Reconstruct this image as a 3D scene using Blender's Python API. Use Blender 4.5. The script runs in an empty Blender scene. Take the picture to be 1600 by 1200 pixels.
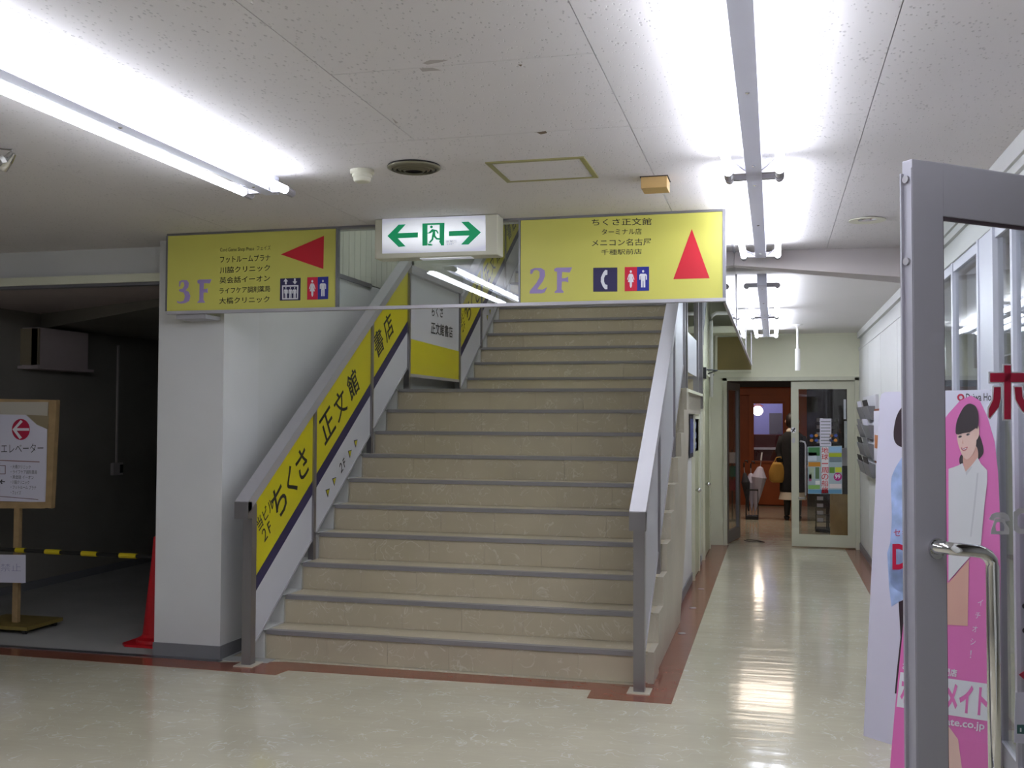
import bpy, bmesh, math, random
from mathutils import Vector, Matrix
random.seed(7)
C = bpy.context.scene.collection
V = Vector
# ------------------------------------------------------------------ camera
F = 1615.59; CAMH = 1.5
yaw, pitch, roll = [math.radians(a) for a in (-14.22055, 1.8949673, .22825832)]
_r = V((math.cos(yaw), -math.sin(yaw), 0)); _f = V((math.sin(yaw)*math.cos(pitch), math.cos(yaw)*math.cos(pitch), math.sin(pitch)))
_u = _r.cross(_f)
RT = math.cos(roll)*_r + math.sin(roll)*_u; UP = -math.sin(roll)*_r + math.cos(roll)*_u; FW = _f
cam = bpy.data.cameras.new('camera'); co = bpy.data.objects.new('camera', cam); C.objects.link(co)
cam.sensor_width = 36; cam.lens = F/1600*36; cam.clip_start = .05
co.matrix_world = Matrix(((RT.x, UP.x, -FW.x, 0), (RT.y, UP.y, -FW.y, 0), (RT.z, UP.z, -FW.z, CAMH), (0, 0, 0, 1)))
bpy.context.scene.camera = co
# ------------------------------------------------------------------ world and exposure
w = bpy.data.worlds.new('world'); bpy.context.scene.world = w; w.use_nodes = True
w.node_tree.nodes['Background'].inputs[0].default_value = (.55, .6, .7, 1)
w.node_tree.nodes['Background'].inputs[1].default_value = .10
vs = bpy.context.scene.view_settings
vs.view_transform = 'Standard'; vs.look = 'None'; vs.gamma = 1; vs.use_curve_mapping = False
vs.exposure = 0.0
TUBE = 26.0      # radiance of the fluorescent tubes

# ------------------------------------------------------------------ placing helpers
def ray(px, py): return RT*((px-800)/F) + UP*((600-py)/F) + FW
class Pl:
    """a real plane in the room; pt() gives the point of it seen at a photo pixel"""
    def __init__(s, o, n): s.o = V(o); s.n = V(n).normalized()
    def pt(s, px, py):
        d = ray(px, py); c = V((0, 0, CAMH)); return c + d*((s.o-c).dot(s.n)/d.dot(s.n))
def Z(z): return Pl((0, 0, z), (0, 0, 1))
def Y(y): return Pl((0, y, 0), (0, -1, 0))
def X(x, s=1): return Pl((x, 0, 0), (s, 0, 0))

# ------------------------------------------------------------------ materials
def srgb(h):
    h = h.lstrip('#'); c = [int(h[i:i+2], 16)/255 for i in (0, 2, 4)]
    return tuple(x/12.92 if x <= .04045 else ((x+.055)/1.055)**2.4 for x in c)
class M:
    def __init__(s, name, col, rough=.5, metal=0, spec=.5, emit=None, est=1, coat=0):
        s.m = bpy.data.materials.new(name); s.m.use_nodes = True; s.t = s.m.node_tree
        s.b = s.t.nodes['Principled BSDF']; i = s.b.inputs
        c = srgb(col) if isinstance(col, str) else col
        s.c = c
        i['Base Color'].default_value = (*c, 1); i['Roughness'].default_value = rough
        i['Metallic'].default_value = metal; i['Specular IOR Level'].default_value = spec
        i['Coat Weight'].default_value = coat; i['Coat Roughness'].default_value = .08
        if emit: i['Emission Color'].default_value = (*(srgb(emit) if isinstance(emit, str) else emit), 1); i['Emission Strength'].default_value = est
    def n(s, t, **k):
        x = s.t.nodes.new(t)
        for a, v in k.items():
            if a in x.inputs: x.inputs[a].default_value = v
            else: setattr(x, a, v)
        return x
    def l(s, a, b): s.t.links.new(a, b)
    def coord(s, sc=(1, 1, 1)):
        g = s.n('ShaderNodeNewGeometry'); mp = s.n('ShaderNodeMapping'); mp.inputs['Scale'].default_value = sc
        s.l(g.outputs['Position'], mp.inputs[0]); return mp.outputs[0]
    def noise(s, sc, detail=3, co=None, dist=0):
        x = s.n('ShaderNodeTexNoise'); x.inputs['Scale'].default_value = sc; x.inputs['Detail'].default_value = detail; x.inputs['Distortion'].default_value = dist
        s.l(co or s.coord(), x.inputs['Vector']); return x.outputs['Fac']
    def ramp(s, fac, stops):
        r = s.n('ShaderNodeValToRGB'); e = r.color_ramp.elements
        while len(e) < len(stops): e.new(.5)
        for k, (p, c) in zip(e, stops): k.position = p; k.color = (*c, 1)
        s.l(fac, r.inputs[0]); return r.outputs[0]
    def mix(s, fac, a, b, mode='MIX'):
        m = s.n('ShaderNodeMix'); m.data_type = 'RGBA'; m.blend_type = mode
        for q, v in ((0, fac), (6, a), (7, b)):
            if hasattr(v, 'is_output'): s.l(v, m.inputs[q])
            else: m.inputs[q].default_value = v if q == 0 else (*v, 1)
        return m.outputs[2]
    def color(s, o): s.l(o, s.b.inputs['Base Color'])
    def bump(s, h, st=.3, d=.01):
        b = s.n('ShaderNodeBump'); b.inputs['Strength'].default_value = st; b.inputs['Distance'].default_value = d
        s.l(h, b.inputs['Height']); s.l(b.outputs[0], s.b.inputs['Normal'])
def mottled(name, c, amt=.06, sc=3, rough=.6, bump=.05, bsc=60, **k):
    m = M(name, c, rough, **k); c = m.c
    f = m.noise(sc, 5); lo = tuple(x*(1-amt) for x in c); hi = tuple(min(1, x*(1+amt)) for x in c)
    m.color(m.ramp(f, [(.3, lo), (.7, hi)]))
    if bump: m.bump(m.noise(bsc, 3), bump, .004)
    return m
def marbled(name, c, streak, rough, coat=0, scale=5, amount=.5, dark=.08, bump=0):
    m = M(name, c, rough, coat=coat); c = m.c; s = srgb(streak)
    base = m.ramp(m.noise(1.7, 6), [(.3, tuple(x*(1-dark) for x in c)), (.7, tuple(min(1, x*(1+dark)) for x in c))])
    v = m.n('ShaderNodeMath', operation='SUBTRACT'); m.l(m.noise(scale, 2.5, dist=1.2), v.inputs[0]); v.inputs[1].default_value = .5
    a = m.n('ShaderNodeMath', operation='ABSOLUTE'); m.l(v.outputs[0], a.inputs[0])
    line = m.ramp(a.outputs[0], [(0, (1, 1, 1)), (.018, (0, 0, 0))])
    mask = m.ramp(m.noise(scale*1.3, 2), [(.44, (0, 0, 0)), (.56, (amount,)*3)])
    f = m.mix(1, line, mask, 'MULTIPLY')
    m.color(m.mix(f, base, s))
    if bump: m.bump(m.noise(2.0, 2, m.coord((.8, 4.5, 1))), bump, .02)
    return m
m_floor = marbled('vinyl floor', '#c0baa5', '#dcdcd6', .12, coat=.2, scale=7, amount=.6, dark=.07, bump=.12)
m_border = marbled('brown vinyl border', '#824b38', '#a8746a', .22, coat=.2, scale=6, amount=.4, dark=.15, bump=.08)
m_tile = marbled('stair tile', '#bcb199', '#dad5c8', .34, scale=8, amount=.6, dark=.09)
m_sidetile = marbled('stringer tile', '#b8b1a0', '#cfc9bb', .38, scale=6, amount=.4, dark=.12)
m_wall = mottled('white painted wall', '#c9c9c7', .03, 2, .75, .08, 180)
m_cream = mottled('cream painted wall', '#cfcfb9', .04, 2, .7, .06, 120)
m_column = mottled('column paint', '#cccccb', .03, 2, .75, .12, 160)
def ceil_mat(name, c):
    m = M(name, c, .85)
    vo = m.n('ShaderNodeTexVoronoi'); vo.inputs['Scale'].default_value = 62; vo.inputs['Randomness'].default_value = 1
    m.l(m.coord((1, .55, 1)), vo.inputs['Vector'])
    nz = m.noise(14, 2)
    th = m.n('ShaderNodeMath', operation='MULTIPLY'); m.l(nz, th.inputs[0]); th.inputs[1].default_value = .42
    dv = m.n('ShaderNodeMath', operation='DIVIDE'); m.l(vo.outputs['Distance'], dv.inputs[0]); m.l(th.outputs[0], dv.inputs[1])
    pit = m.ramp(dv.outputs[0], [(.75, (.25,)*3), (1, (1,)*3)])
    m.color(m.mix(m.ramp(dv.outputs[0], [(.6, (.28,)*3), (1, (0,)*3)]), m.ramp(m.noise(.8, 5), [(.3, tuple(x*.95 for x in m.c)), (.7, m.c)]), (.12, .11, .10)))
    m.bump(pit, .8, .006); return m
m_ceil = ceil_mat('pitted ceiling board', '#d3cfce')
m_ceilp = mottled('plain ceiling board', '#d2cfcd', .03, 1, .85, .1, 200)
m_gap = M('dark joint', '#5a5652', .9)
m_beam = mottled('beam paint', '#c4bdbb', .03, 2, .8, .05, 100)
m_greybase = M('grey vinyl baseboard', '#77777a', .5)
m_concrete = mottled('grey concrete floor', '#a0a09e', .1, 2, .7, .1, 60)
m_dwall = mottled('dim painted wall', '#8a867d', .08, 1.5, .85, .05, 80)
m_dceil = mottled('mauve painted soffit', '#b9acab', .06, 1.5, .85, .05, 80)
m_alu = M('brushed aluminium', '#b3b1b6', .38, .45); m_alu.bump(m_alu.noise(40, 2, m_alu.coord((1, 1, 30))), .04, .002)
m_aludark = M('dull aluminium', '#85848a', .4, .8)
m_steel = M('satin stainless', '#9b989c', .28, .9); m_steel.bump(m_steel.noise(60, 2, m_steel.coord((20, 20, .5))), .05, .002)
m_nosing = M('ribbed metal nosing', '#959294', .45, .35)
m_chrome = M('chrome', '#d8d8d8', .07, 1)
m_doorfr = M('grey anodised door frame', '#a3a1a9', .42, .2)
m_yellow = M('yellow sign film', '#c6c25c', .4); m_yellow2 = M('deep yellow film', '#cdc20e', .35)
m_white = M('white film', '#c9c9cf', .4); m_panelgrey = M('grey white panel', '#b9b9bd', .4)
m_navy = M('navy print', '#2c2650', .45); m_black = M('black print', '#1d1b1e', .5)
m_lav = M('lavender print', '#9a88bd', .45); m_red = M('red print', '#c4162b', .4); m_blue = M('blue print', '#20288a', .4)
m_redl = M('toilet red print', '#c81838', .4); m_pwhite = M('pictogram white', '#dcdce2', .45)
m_green = M('book green print', '#1d7a50', .4)
m_ivory = M('ivory plastic', '#c9c7b4', .45)
m_white_pl = M('white plastic', '#dad9d6', .4)
m_socket = M('grey lamp holder', '#8f8c90', .5)
m_channel = M('white enamel channel', '#cfd0e0', .35)
m_tube = M('fluorescent tube glow', '#ffffff', .5, emit=(.86, .90, 1.0), est=TUBE)
m_wood = mottled('varnished plywood', '#bd9b62', .12, 8, .5, .1, 40)
m_woodb = mottled('brown veneer panel', '#7a6a35', .12, 3, .45, .05, 30)
m_woodfr = mottled('worn wooden frame', '#a2875f', .15, 12, .6, .2, 60)
m_cone = M('red cone plastic', '#c3101e', .45)
m_barb = M('black plastic tube', '#141414', .5); m_bary = M('yellow reflective tape', '#c9b41a', .5)
m_orange = mottled('orange wood', '#8d400f', .15, 4, .5, .05, 40)
m_orange2 = mottled('orange wood light', '#9a4a18', .12, 4, .5, .05, 40)
m_dark = M('dark fitting', '#1f1c1e', .6)
m_coat = mottled('black coat cloth', '#131215', .2, 20, .9, .2, 200); m_skirt = M('cream skirt', '#c9bfae', .8)
m_hair = M('dark hair', '#1b1412', .5); m_skin = M('skin', '#d9a98c', .55)
m_bag = M('mustard bag', '#a97f33', .7); m_umb = M('clear white umbrella film', '#b9b4c8', .35); m_umbd = M('dark umbrella cloth', '#2c2c34', .7)
m_pink = M('pink board print', '#dd6fb4', .4); m_boardw = M('white board print', '#cdcbdc', .4)
m_facec = M('printed skin', '#e6bfb4', .5); m_facesh = M('printed skin tan', '#d9a597', .5); m_hairp = M('printed hair', '#33242c', .5)
m_blouse = M('printed blouse', '#d9d6da', .5); m_blouse2 = M('printed blouse fold', '#c6c3c9', .5)
m_denim = mottled('printed pale blue shirt', '#9db3dc', .2, 14, .5, 0); m_lips = M('printed lips', '#c86a72', .5)
m_crimson = M('crimson print', '#b1123c', .4); m_decal = M('pale glass decal', '#bdbdc0', .6)
m_paper = M('paper', '#cfcddb', .7); m_cork = M('cork board', '#7d3f2a', .7)
m_greydoor = M('greenish painted door', '#b5b89a', .45)
m_cable = M('black cable', '#17181a', .5)
def glass(name, tint=(.96, .98, .97), refl=1.0):
    m = bpy.data.materials.new(name); m.use_nodes = True; t = m.node_tree; t.nodes.clear()
    o = t.nodes.new('ShaderNodeOutputMaterial'); mx = t.nodes.new('ShaderNodeMixShader'); fr = t.nodes.new('ShaderNodeFresnel'); fr.inputs[0].default_value = 1.5
    ge = t.nodes.new('ShaderNodeNewGeometry'); io = t.nodes.new('ShaderNodeMapRange'); io.inputs[3].default_value = 1.5; io.inputs[4].default_value = 1/1.5
    t.links.new(ge.outputs['Backfacing'], io.inputs[0]); t.links.new(io.outputs[0], fr.inputs[0])
    tr = t.nodes.new('ShaderNodeBsdfTransparent'); tr.inputs[0].default_value = (*tint, 1)
    gl = t.nodes.new('ShaderNodeBsdfGlossy'); gl.inputs['Roughness'].default_value = .015
    mu = t.nodes.new('ShaderNodeMath'); mu.operation = 'MULTIPLY'; mu.inputs[1].default_value = refl; mu.use_clamp = True
    t.links.new(fr.outputs[0], mu.inputs[0]); t.links.new(mu.outputs[0], mx.inputs[0]); t.links.new(tr.outputs[0], mx.inputs[1]); t.links.new(gl.outputs[0], mx.inputs[2]); t.links.new(mx.outputs[0], o.inputs[0])
    class G: pass
    g = G(); g.m = m; return g
m_glass = glass('clear glass'); m_smoke = glass('smoke barrier glass', (.92, .95, .94), 1.7); m_shopglass = glass('shop window glass', (.88, .89, .90), 1.2)

# ------------------------------------------------------------------ mesh helpers
class MB:
    def __init__(s): s.b = bmesh.new()
    def hexa(s, p):   # 8 points: bottom 4, top 4
        v = [s.b.verts.new(q) for q in p]
        for f in ((3, 2, 1, 0), (4, 5, 6, 7), (0, 1, 5, 4), (1, 2, 6, 5), (2, 3, 7, 6), (3, 0, 4, 7)): s.b.faces.new([v[i] for i in f])
        return s
    def box(s, x0, x1, y0, y1, z0, z1):
        return s.hexa([(x0, y0, z0), (x1, y0, z0), (x1, y1, z0), (x0, y1, z0), (x0, y0, z1), (x1, y0, z1), (x1, y1, z1), (x0, y1, z1)])
    def obox(s, o, a, b, c):      # corner + three edge vectors
        o, a, b, c = V(o), V(a), V(b), V(c); return s.hexa([o, o+a, o+a+b, o+b, o+c, o+a+c, o+a+b+c, o+b+c])
    def prism(s, pts, d):
        pts = [V(p) for p in pts]; d = V(d); n = len(pts)
        a = [s.b.verts.new(p) for p in pts]; c = [s.b.verts.new(p+d) for p in pts]
        s.b.faces.new(a[::-1]); s.b.faces.new(c)
        for i in range(n): s.b.faces.new([a[i], a[(i+1) % n], c[(i+1) % n], c[i]])
        return s
    def ringprism(s, outer, inner, d):
        outer = [V(p) for p in outer]; inner = [V(p) for p in inner]; d = V(d); n = len(outer)
        A, B = [s.b.verts.new(p) for p in outer], [s.b.verts.new(p) for p in inner]
        A2, B2 = [s.b.verts.new(p+d) for p in outer], [s.b.verts.new(p+d) for p in inner]
        for i in range(n):
            j = (i+1) % n
            s.b.faces.new([A[i], A[j], B[j], B[i]]); s.b.faces.new([A2[i], A2[j], B2[j], B2[i]])
            s.b.faces.new([A[i], A[j], A2[j], A2[i]]); s.b.faces.new([B[i], B[j], B2[j], B2[i]])
        return s
    def loft(s, rings, cap=True):
        R = [[s.b.verts.new(p) for p in r] for r in rings]; n = len(R[0])
        for a, c in zip(R, R[1:]):
            for i in range(n): s.b.faces.new([a[i], a[(i+1) % n], c[(i+1) % n], c[i]])
        if cap: s.b.faces.new(R[0][::-1]); s.b.faces.new(R[-1])
        return s
    def tube(s, pts, r, n=10, cap=True):
        pts = [V(p) for p in pts]; rs = r if isinstance(r, (list, tuple)) else [r]*len(pts); rings = []
        for i, p in enumerate(pts):
            t = (pts[min(i+1, len(pts)-1)]-pts[max(i-1, 0)]).normalized()
            a = t.cross(V((0, 0, 1)) if abs(t.z) < .9 else V((1, 0, 0))).normalized(); b = t.cross(a)
            rings.append([p+(a*math.cos(2*math.pi*k/n)+b*math.sin(2*math.pi*k/n))*rs[i] for k in range(n)])
        return s.loft(rings, cap)
    def lathe(s, c, prof, n=24, ax='z', sx=1, sy=1):
        c = V(c); rings = []
        for r, h in prof:
            rings.append([c+V((math.cos(2*math.pi*k/n)*r*sx, math.sin(2*math.pi*k/n)*r*sy, h)) for k in range(n)])
        return s.loft(rings)
def part(name, mb, m, parent=None, smooth=False, label=None, bevel=0):
    b = mb.b
    if bevel:
        bmesh.ops.remove_doubles(b, verts=b.verts, dist=1e-5)
        bmesh.ops.bevel(b, geom=list(b.edges), offset=bevel, segments=2, affect='EDGES', profile=.6)
    bmesh.ops.recalc_face_normals(b, faces=b.faces)
    # origin at the middle of the piece
    cs = [v.co for v in b.verts]; lo = V((min(c.x for c in cs), min(c.y for c in cs), min(c.z for c in cs))); hi = V((max(c.x for c in cs), max(c.y for c in cs), max(c.z for c in cs)))
    o = (lo+hi)/2; o.z = lo.z; bmesh.ops.translate(b, verts=b.verts, vec=-o)
    me = bpy.data.meshes.new(name); b.to_mesh(me); b.free()
    if smooth:
        for p in me.polygons: p.use_smooth = True
    me.materials.append(m.m)
    return place(name, me, o, parent, label)
WL = {}
def place(name, me, o, parent=None, label=None):
    ob = bpy.data.objects.new(name, me); C.objects.link(ob)
    WL[ob.name] = V(o)
    if parent: ob.parent = parent; ob.location = V(o)-WL[parent.name]
    else: ob.location = o
    if label: ob['label'] = label
    return ob
def tag(o, label, cat, group=None, kind=None):
    if label: o['label'] = label
    if cat: o['category'] = cat
    if group: o['group'] = group
    if kind: o['kind'] = kind
    return o
def thing(name, loc, label, cat, group=None): return tag(place(name, None, V(loc)), label, cat, group)
def struct(name, mb, m, parent=None, label=None, cat=None, **k):
    o = part(name, mb, m, parent, **k)
    if not parent: o['kind'] = 'structure'; o['label'] = label or ''; o['category'] = cat or 'wall'
    return o
def copy_tree(root, delta, label=None):
    def rec(o, par):
        c = o.copy(); C.objects.link(c)
        if par: c.parent = par
        else:
            c.location = o.location+V(delta); WL[c.name] = WL[o.name]+V(delta)
            if label: c['label'] = label
        for k in list(o.children): rec(k, c)
        return c
    return rec(root, None)
def spline(pts, k=5):
    n = len(pts); out = []
    for i in range(n):
        p0, p1, p2, p3 = pts[i-1], pts[i], pts[(i+1) % n], pts[(i+2) % n]
        for j in range(k):
            t = j/k
            out.append(tuple(.5*((2*b)+(-a+c)*t+(2*a-5*b+4*c-d)*t*t+(-a+3*b-3*c+d)*t**3) for a, b, c, d in zip(p0, p1, p2, p3)))
    return out
def decal(pl, pts, m, parent, name='emblem', lvl=1, sm=False, th=.0008):
    if sm: pts = spline(pts)
    q = [pl.pt(*p)+pl.n*(lvl*.001-.0002) for p in pts]
    return part(name, MB().prism(q, pl.n*th), m, parent)
def decals(pl, polys, m, parent, name='emblem', lvl=1, th=.0008):
    mb = MB()
    for pts in polys: mb.prism([pl.pt(*p)+pl.n*(lvl*.001-.0002) for p in pts], pl.n*th)
    return part(name, mb, m, parent)
def circ(cx, cy, rx, ry=None, n=14): return [(cx+rx*math.cos(2*math.pi*k/n), cy+(ry or rx)*math.sin(2*math.pi*k/n)) for k in range(n)]
_tc = {}
def glyphs(s, bold=0.0, spacing=1.0):
    key = (s, bold, spacing)
    if key in _tc: return _tc[key]
    cu = bpy.data.curves.new('t', 'FONT'); cu.body = s; cu.size = 1; cu.offset = bold; cu.resolution_u = 3; cu.space_character = spacing
    ob = bpy.data.objects.new('t', cu); C.objects.link(ob)
    dg = bpy.context.evaluated_depsgraph_get(); me = bpy.data.meshes.new_from_object(ob.evaluated_get(dg))
    bpy.data.objects.remove(ob)
    vs_ = [v.co.copy() for v in me.vertices]; fs = [tuple(p.vertices) for p in me.polygons]; bpy.data.meshes.remove(me)
    x0 = min(v.x for v in vs_); x1 = max(v.x for v in vs_); y0 = min(v.y for v in vs_); y1 = max(v.y for v in vs_)
    r = ([((v.x-x0)/(x1-x0), (v.y-y0)/max(1e-6, y1-y0)) for v in vs_], fs, (x1-x0)/max(1e-6, y1-y0)); _tc[key] = r; return r
def text3(s, p0, u, v, nrm, m, parent, name='lettering', bold=0.012, lvl=1, spacing=1.0):
    g, fs, asp = glyphs(s, bold, spacing); p0, u, v, nrm = V(p0), V(u), V(v), V(nrm).normalized()
    pts = [p0+u*a+v*b+nrm*(lvl*.001) for a, b in g]
    o = sum(pts, V())/len(pts)
    me = bpy.data.meshes.new(name); me.from_pydata([p-o for p in pts], [], fs); me.materials.append(m.m)
    return place(name, me, o, parent)
def textpx(s, pl, bl, br, tl, m, parent, **k):
    a, b, c = pl.pt(*bl), pl.pt(*br), pl.pt(*tl); return text3(s, a, b-a, c-a, pl.n, m, parent, **k)

# ================================================================== SETTING
CZ = 2.62; CZ2 = 2.51
floor = struct('floor', MB().box(-9, .99, -4, 6.02, -.05, 0).box(.99, 3.2, -4, 13, -.05, 0).box(-3.4, .99, 6.02, 22, -.05, 0).box(.99, 4, 13, 22, -.05, 0), m_floor, label='glossy beige marbled vinyl floor of lobby and corridor', cat='floor')
def strip(pts, m, z=.0015, name='border_strip', label=None): return part(name, MB().prism([(x, y, 0) for x, y in pts], (0, 0, z)), m, floor, label=label)
strip([(-9, 5.6), (-3.3, 5.56), (-2.82, 5.55), (-2.8, 5.67), (-.985, 5.70), (-.98, 5.53), (-.53, 5.53), (-.53, 12.62), (-.74, 12.62), (-.74, 5.86), (-2.9, 5.86), (-3.3, 5.74), (-9, 5.74)], m_border, label='brown marbled border')
strip([(.79, 5.5), (.99, 5.5), (.99, 12.62), (.79, 12.62)], m_border, label='brown marbled border')
part('metal_sill', MB().box(-9, -3.3, 5.74, 5.79, 0, .006), m_aludark, floor)
part('concrete_slab', MB().prism([(-9, 5.79, 0), (-3.0, 5.79, 0), (-3.0, 5.9, 0), (-3.3, 5.9, 0), (-3.3, 12, 0), (-9, 12, 0)], (0, 0, .004)), m_concrete, floor)
# small metal plates in the border
for y in (7.35, 8.35, 9.3):
    part('floor_plate', MB().lathe((-.63, y, .001), [(.028, 0), (.028, .003), (.02, .005)], 16), m_nosing, floor)

# ceiling boards with open joints
ceiling = struct('ceiling', MB().box(-9, 1.05, -4, 5.66, CZ+.02, CZ+.12).box(-9, -3.33, 5.66, 12, CZ+.02, CZ+.12).box(-.255, 1.05, 5.66, 7.35, CZ+.02, CZ+.12).box(.97, 3.2, -4, 13, CZ+.14, CZ+.2), m_gap, label='white pitted board ceiling', cat='ceiling')
xs = [-9, -6.6, -4.88, -4.01, -3.14, -2.27, -1.40, -.53, .34, 1.02]
for a, b in zip(xs, xs[1:]):
    ys = [-4, -2, .0, 3.10, 3.915, 6.05] if a == -1.40 else ([-4, -1.5, 1.3, 3.95, 6.05] if a in (-.53, -3.14) else [-4, -.6, 2.2, 6.05])
    for c, d in zip(ys, ys[1:]):
        y1 = d
        if a == -2.27 and d == 6.05:
            part('ceiling_board', MB().box(a+.0015, b-.0015, c+.0015, 3.915, CZ, CZ+.02), m_ceil, ceiling)
            part('ceiling_board', MB().box(a+.0015, -.5315, 3.918, 5.6, CZ, CZ+.02), m_ceil, ceiling); continue
        if a == -1.40 and d == 6.05: continue
        if a > -.6 and d == 6.05: y1 = 7.25
        if -3.4 < a < -.6 and d == 6.05: y1 = 5.60
        if a == -.53 and d == 6.05:
            part('ceiling_board', MB().box(a+.0015, b-.0015, c+.0015, 5.6, CZ, CZ+.02), m_ceil, ceiling)
            part('ceiling_board', MB().box(-.25, b-.0015, 5.6, y1, CZ, CZ+.02), m_ceil, ceiling); continue
        part('ceiling_board', MB().box(a+.0015, b-.0015, c+.0015, y1-.0015, CZ, CZ+.02), m_ceil, ceiling)
for pts, mm in (([(838, 207), (853, 205), (855, 208), (845, 210)], 'w'), ([(660, 99), (672, 94), (700, 94), (690, 97), (668, 101)], 's'), ([(655, 107), (676, 106), (690, 110), (672, 111), (660, 112)], 's'), ([(612, 184), (622, 192), (618, 193)], 's'), ([(809, 101), (816, 101), (814, 104)], 'w')):
    part('chip' if mm == 'w' else 'scuff', MB().prism([Z(CZ-.0006).pt(*p) for p in pts], (0, 0, .0005)), M('brown chip', '#6a5a46', .9) if mm == 'w' else M('scuff', '#aaa39f', .9), ceiling)
cc = struct('ceiling_corridor', MB().box(-.255, 1.05, 7.2, 12.6, CZ2, CZ2+.1), m_ceilp, label='plain white corridor ceiling beyond the beam', cat='ceiling')
# slanting beam under the ceiling
b = MB(); b.hexa([(-.25, 6.95, 2.515), (1.02, 6.95, 2.383), (1.02, 7.28, 2.383), (-.25, 7.05, 2.515), (-.25, 7.03, CZ), (1.02, 7.12, CZ), (1.02, 7.3, CZ), (-.25, 7.2, CZ)])
struct('trim_beam', b, m_beam, label='low slanting white beam across the corridor ceiling', cat='beam')

# left: column, header, jamb, dim room
struct('wall_column', MB().box(-3.785, -3.325, 5.8, 6.25, 0, CZ), m_column, label='white square column left of the stairs', cat='column')
struct('wall_stair_left', MB().box(-3.42, -3.325, 6.25, 14.2, 0, CZ), m_wall, label='white wall behind the left stair balustrade', cat='wall')
# board-clad upper wall
ub = struct('wall_stair_upper', MB().box(-3.46, -3.335, 5.7, 14.2, CZ, 5.7), m_gap, label='upper stairwell wall clad in ivory boards', cat='wall')
m_clad = mottled('ivory cladding board', '#c8c8b8', .03, 2, .55, 0)
y = 5.7
while y < 9.2: part('wall_board', MB().box(-3.335, -3.325, y+.003, y+.117, CZ+.01, 5.6), m_clad, ub); y += .12
part('wall_board', MB().box(-3.335, -3.325, 9.22, 14.2, CZ+.01, 5.6), m_clad, ub)
part('rail_strip', MB().box(-3.325, -3.31, 5.8, 8.2, CZ-.02, CZ+.015), m_aludark, ub)
struct('baseboard_column', MB().box(-3.79, -3.318, 5.793, 5.8, 0, .085).box(-3.325, -3.318, 5.8, 8, 0, .085), m_greybase, label='grey vinyl baseboard round the column', cat='baseboard')
struct('wall_header', MB().box(-9, -3.785, 6.0, 6.15, 2.44, CZ), m_wall, label='white header above the dim opening', cat='wall')
struct('trim_header', MB().box(-9, -3.785, 5.95, 6.15, 2.385, 2.44), m_cream, label='cream trim under the white header', cat='trim')
struct('trim_header_track', MB().box(-9, -3.785, 5.965, 6.02, 2.365, 2.385), m_aludark, label='dark metal track of the opening', cat='trim')
struct('trim_jamb', MB().box(-3.815, -3.786, 5.86, 6.0, 0, 2.385).box(-3.80, -3.786, 5.83, 5.86, 0, 2.385), m_ivory, label='narrow pale jamb beside the column', cat='trim')
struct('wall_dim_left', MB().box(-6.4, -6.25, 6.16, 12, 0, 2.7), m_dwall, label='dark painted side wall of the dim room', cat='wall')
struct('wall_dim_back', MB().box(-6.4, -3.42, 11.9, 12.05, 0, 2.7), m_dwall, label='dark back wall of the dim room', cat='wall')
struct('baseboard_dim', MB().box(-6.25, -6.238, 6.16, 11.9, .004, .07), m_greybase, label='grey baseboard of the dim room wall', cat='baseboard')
struct('ceiling_dim', MB().prism([(-9, 6.15, 2.40), (-3.8, 6.15, 2.40), (-3.8, 6.75, 2.40), (-4.46, 6.9, 2.40), (-7.42, 8.65, 2.40), (-9, 9.6, 2.40)], (0, 0, .2)), m_dceil, label='mauve soffit just inside the dim opening', cat='ceiling')
b = MB(); b.prism([(-9, 9.3, 2.27), (-7.3, 8.4, 2.27), (-6.2, 7.75, 2.27), (-4.46, 6.9, 2.34), (-3.8, 6.8, 2.36), (-3.8, 12, 2.36), (-9, 12, 2.2)], (0, 0, .3))
struct('ceiling_dim_low', b, m_dwall, label='lower dark ceiling at the back of the dim room', cat='ceiling')
struct('wall_far_left', MB().box(-9.1, -9, -4, 12, 0, 2.8), m_wall, label='white far left lobby wall', cat='wall')
struct('wall_back', MB().box(-9, 3.2, -4.1, -4, 0, 2.8), m_wall, label='white lobby wall behind the camera', cat='wall')
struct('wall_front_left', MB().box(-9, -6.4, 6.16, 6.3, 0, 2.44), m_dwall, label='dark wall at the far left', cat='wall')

# ------------------------------------------------------------------ right wall and shop windows
RX = .97
wr = struct('wall_right', MB().box(RX, RX+.12, 7.25, 12.72, 0, CZ).box(RX, RX+.12, 3.1, 7.25, 2.40, CZ).box(RX, RX+.12, -4, 2.0, 0, CZ).box(RX, RX+.12, 2.0, 3.1, 2.2, CZ), m_wall, label='white corridor wall on the right', cat='wall')
for a, c in ((7.27, 8.75), (8.76, 10.09), (10.10, 11.4), (11.41, 12.58)):
    part('wall_panel', MB().box(RX-.012, RX, a, c, .09, 2.30), m_wall, wr)
struct('trim_crown', MB().box(RX-.035, RX, 3.1, 7.2, 2.54, CZ).box(RX-.02, RX, 3.1, 7.2, 2.50, 2.54).box(RX-.03, RX, 7.2, 12.6, 2.44, CZ2), m_wall, label='stepped white crown moulding along the right wall', cat='trim')
struct('trim_rail', MB().box(RX-.018, RX, 7.25, 12.6, 2.30, 2.335).box(RX-.025, RX, 3.1, 7.25, 2.36, 2.42), m_wall, label='white picture rail on the right wall', cat='trim')
struct('baseboard_right', MB().box(RX-.02, RX-.012, 7.27, 12.6, 0, .085), m_greybase, label='grey baseboard of the right corridor wall', cat='baseboard')
m_mull = M('white window mullion', '#cfcfdb', .4)
mb = MB()
for a, c in ((3.1, 3.2), (4.60, 4.64), (4.96, 5.34), (6.06, 6.11), (7.17, 7.25)): mb.box(RX-.02, RX+.03, a, c, 0, 2.38)
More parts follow.
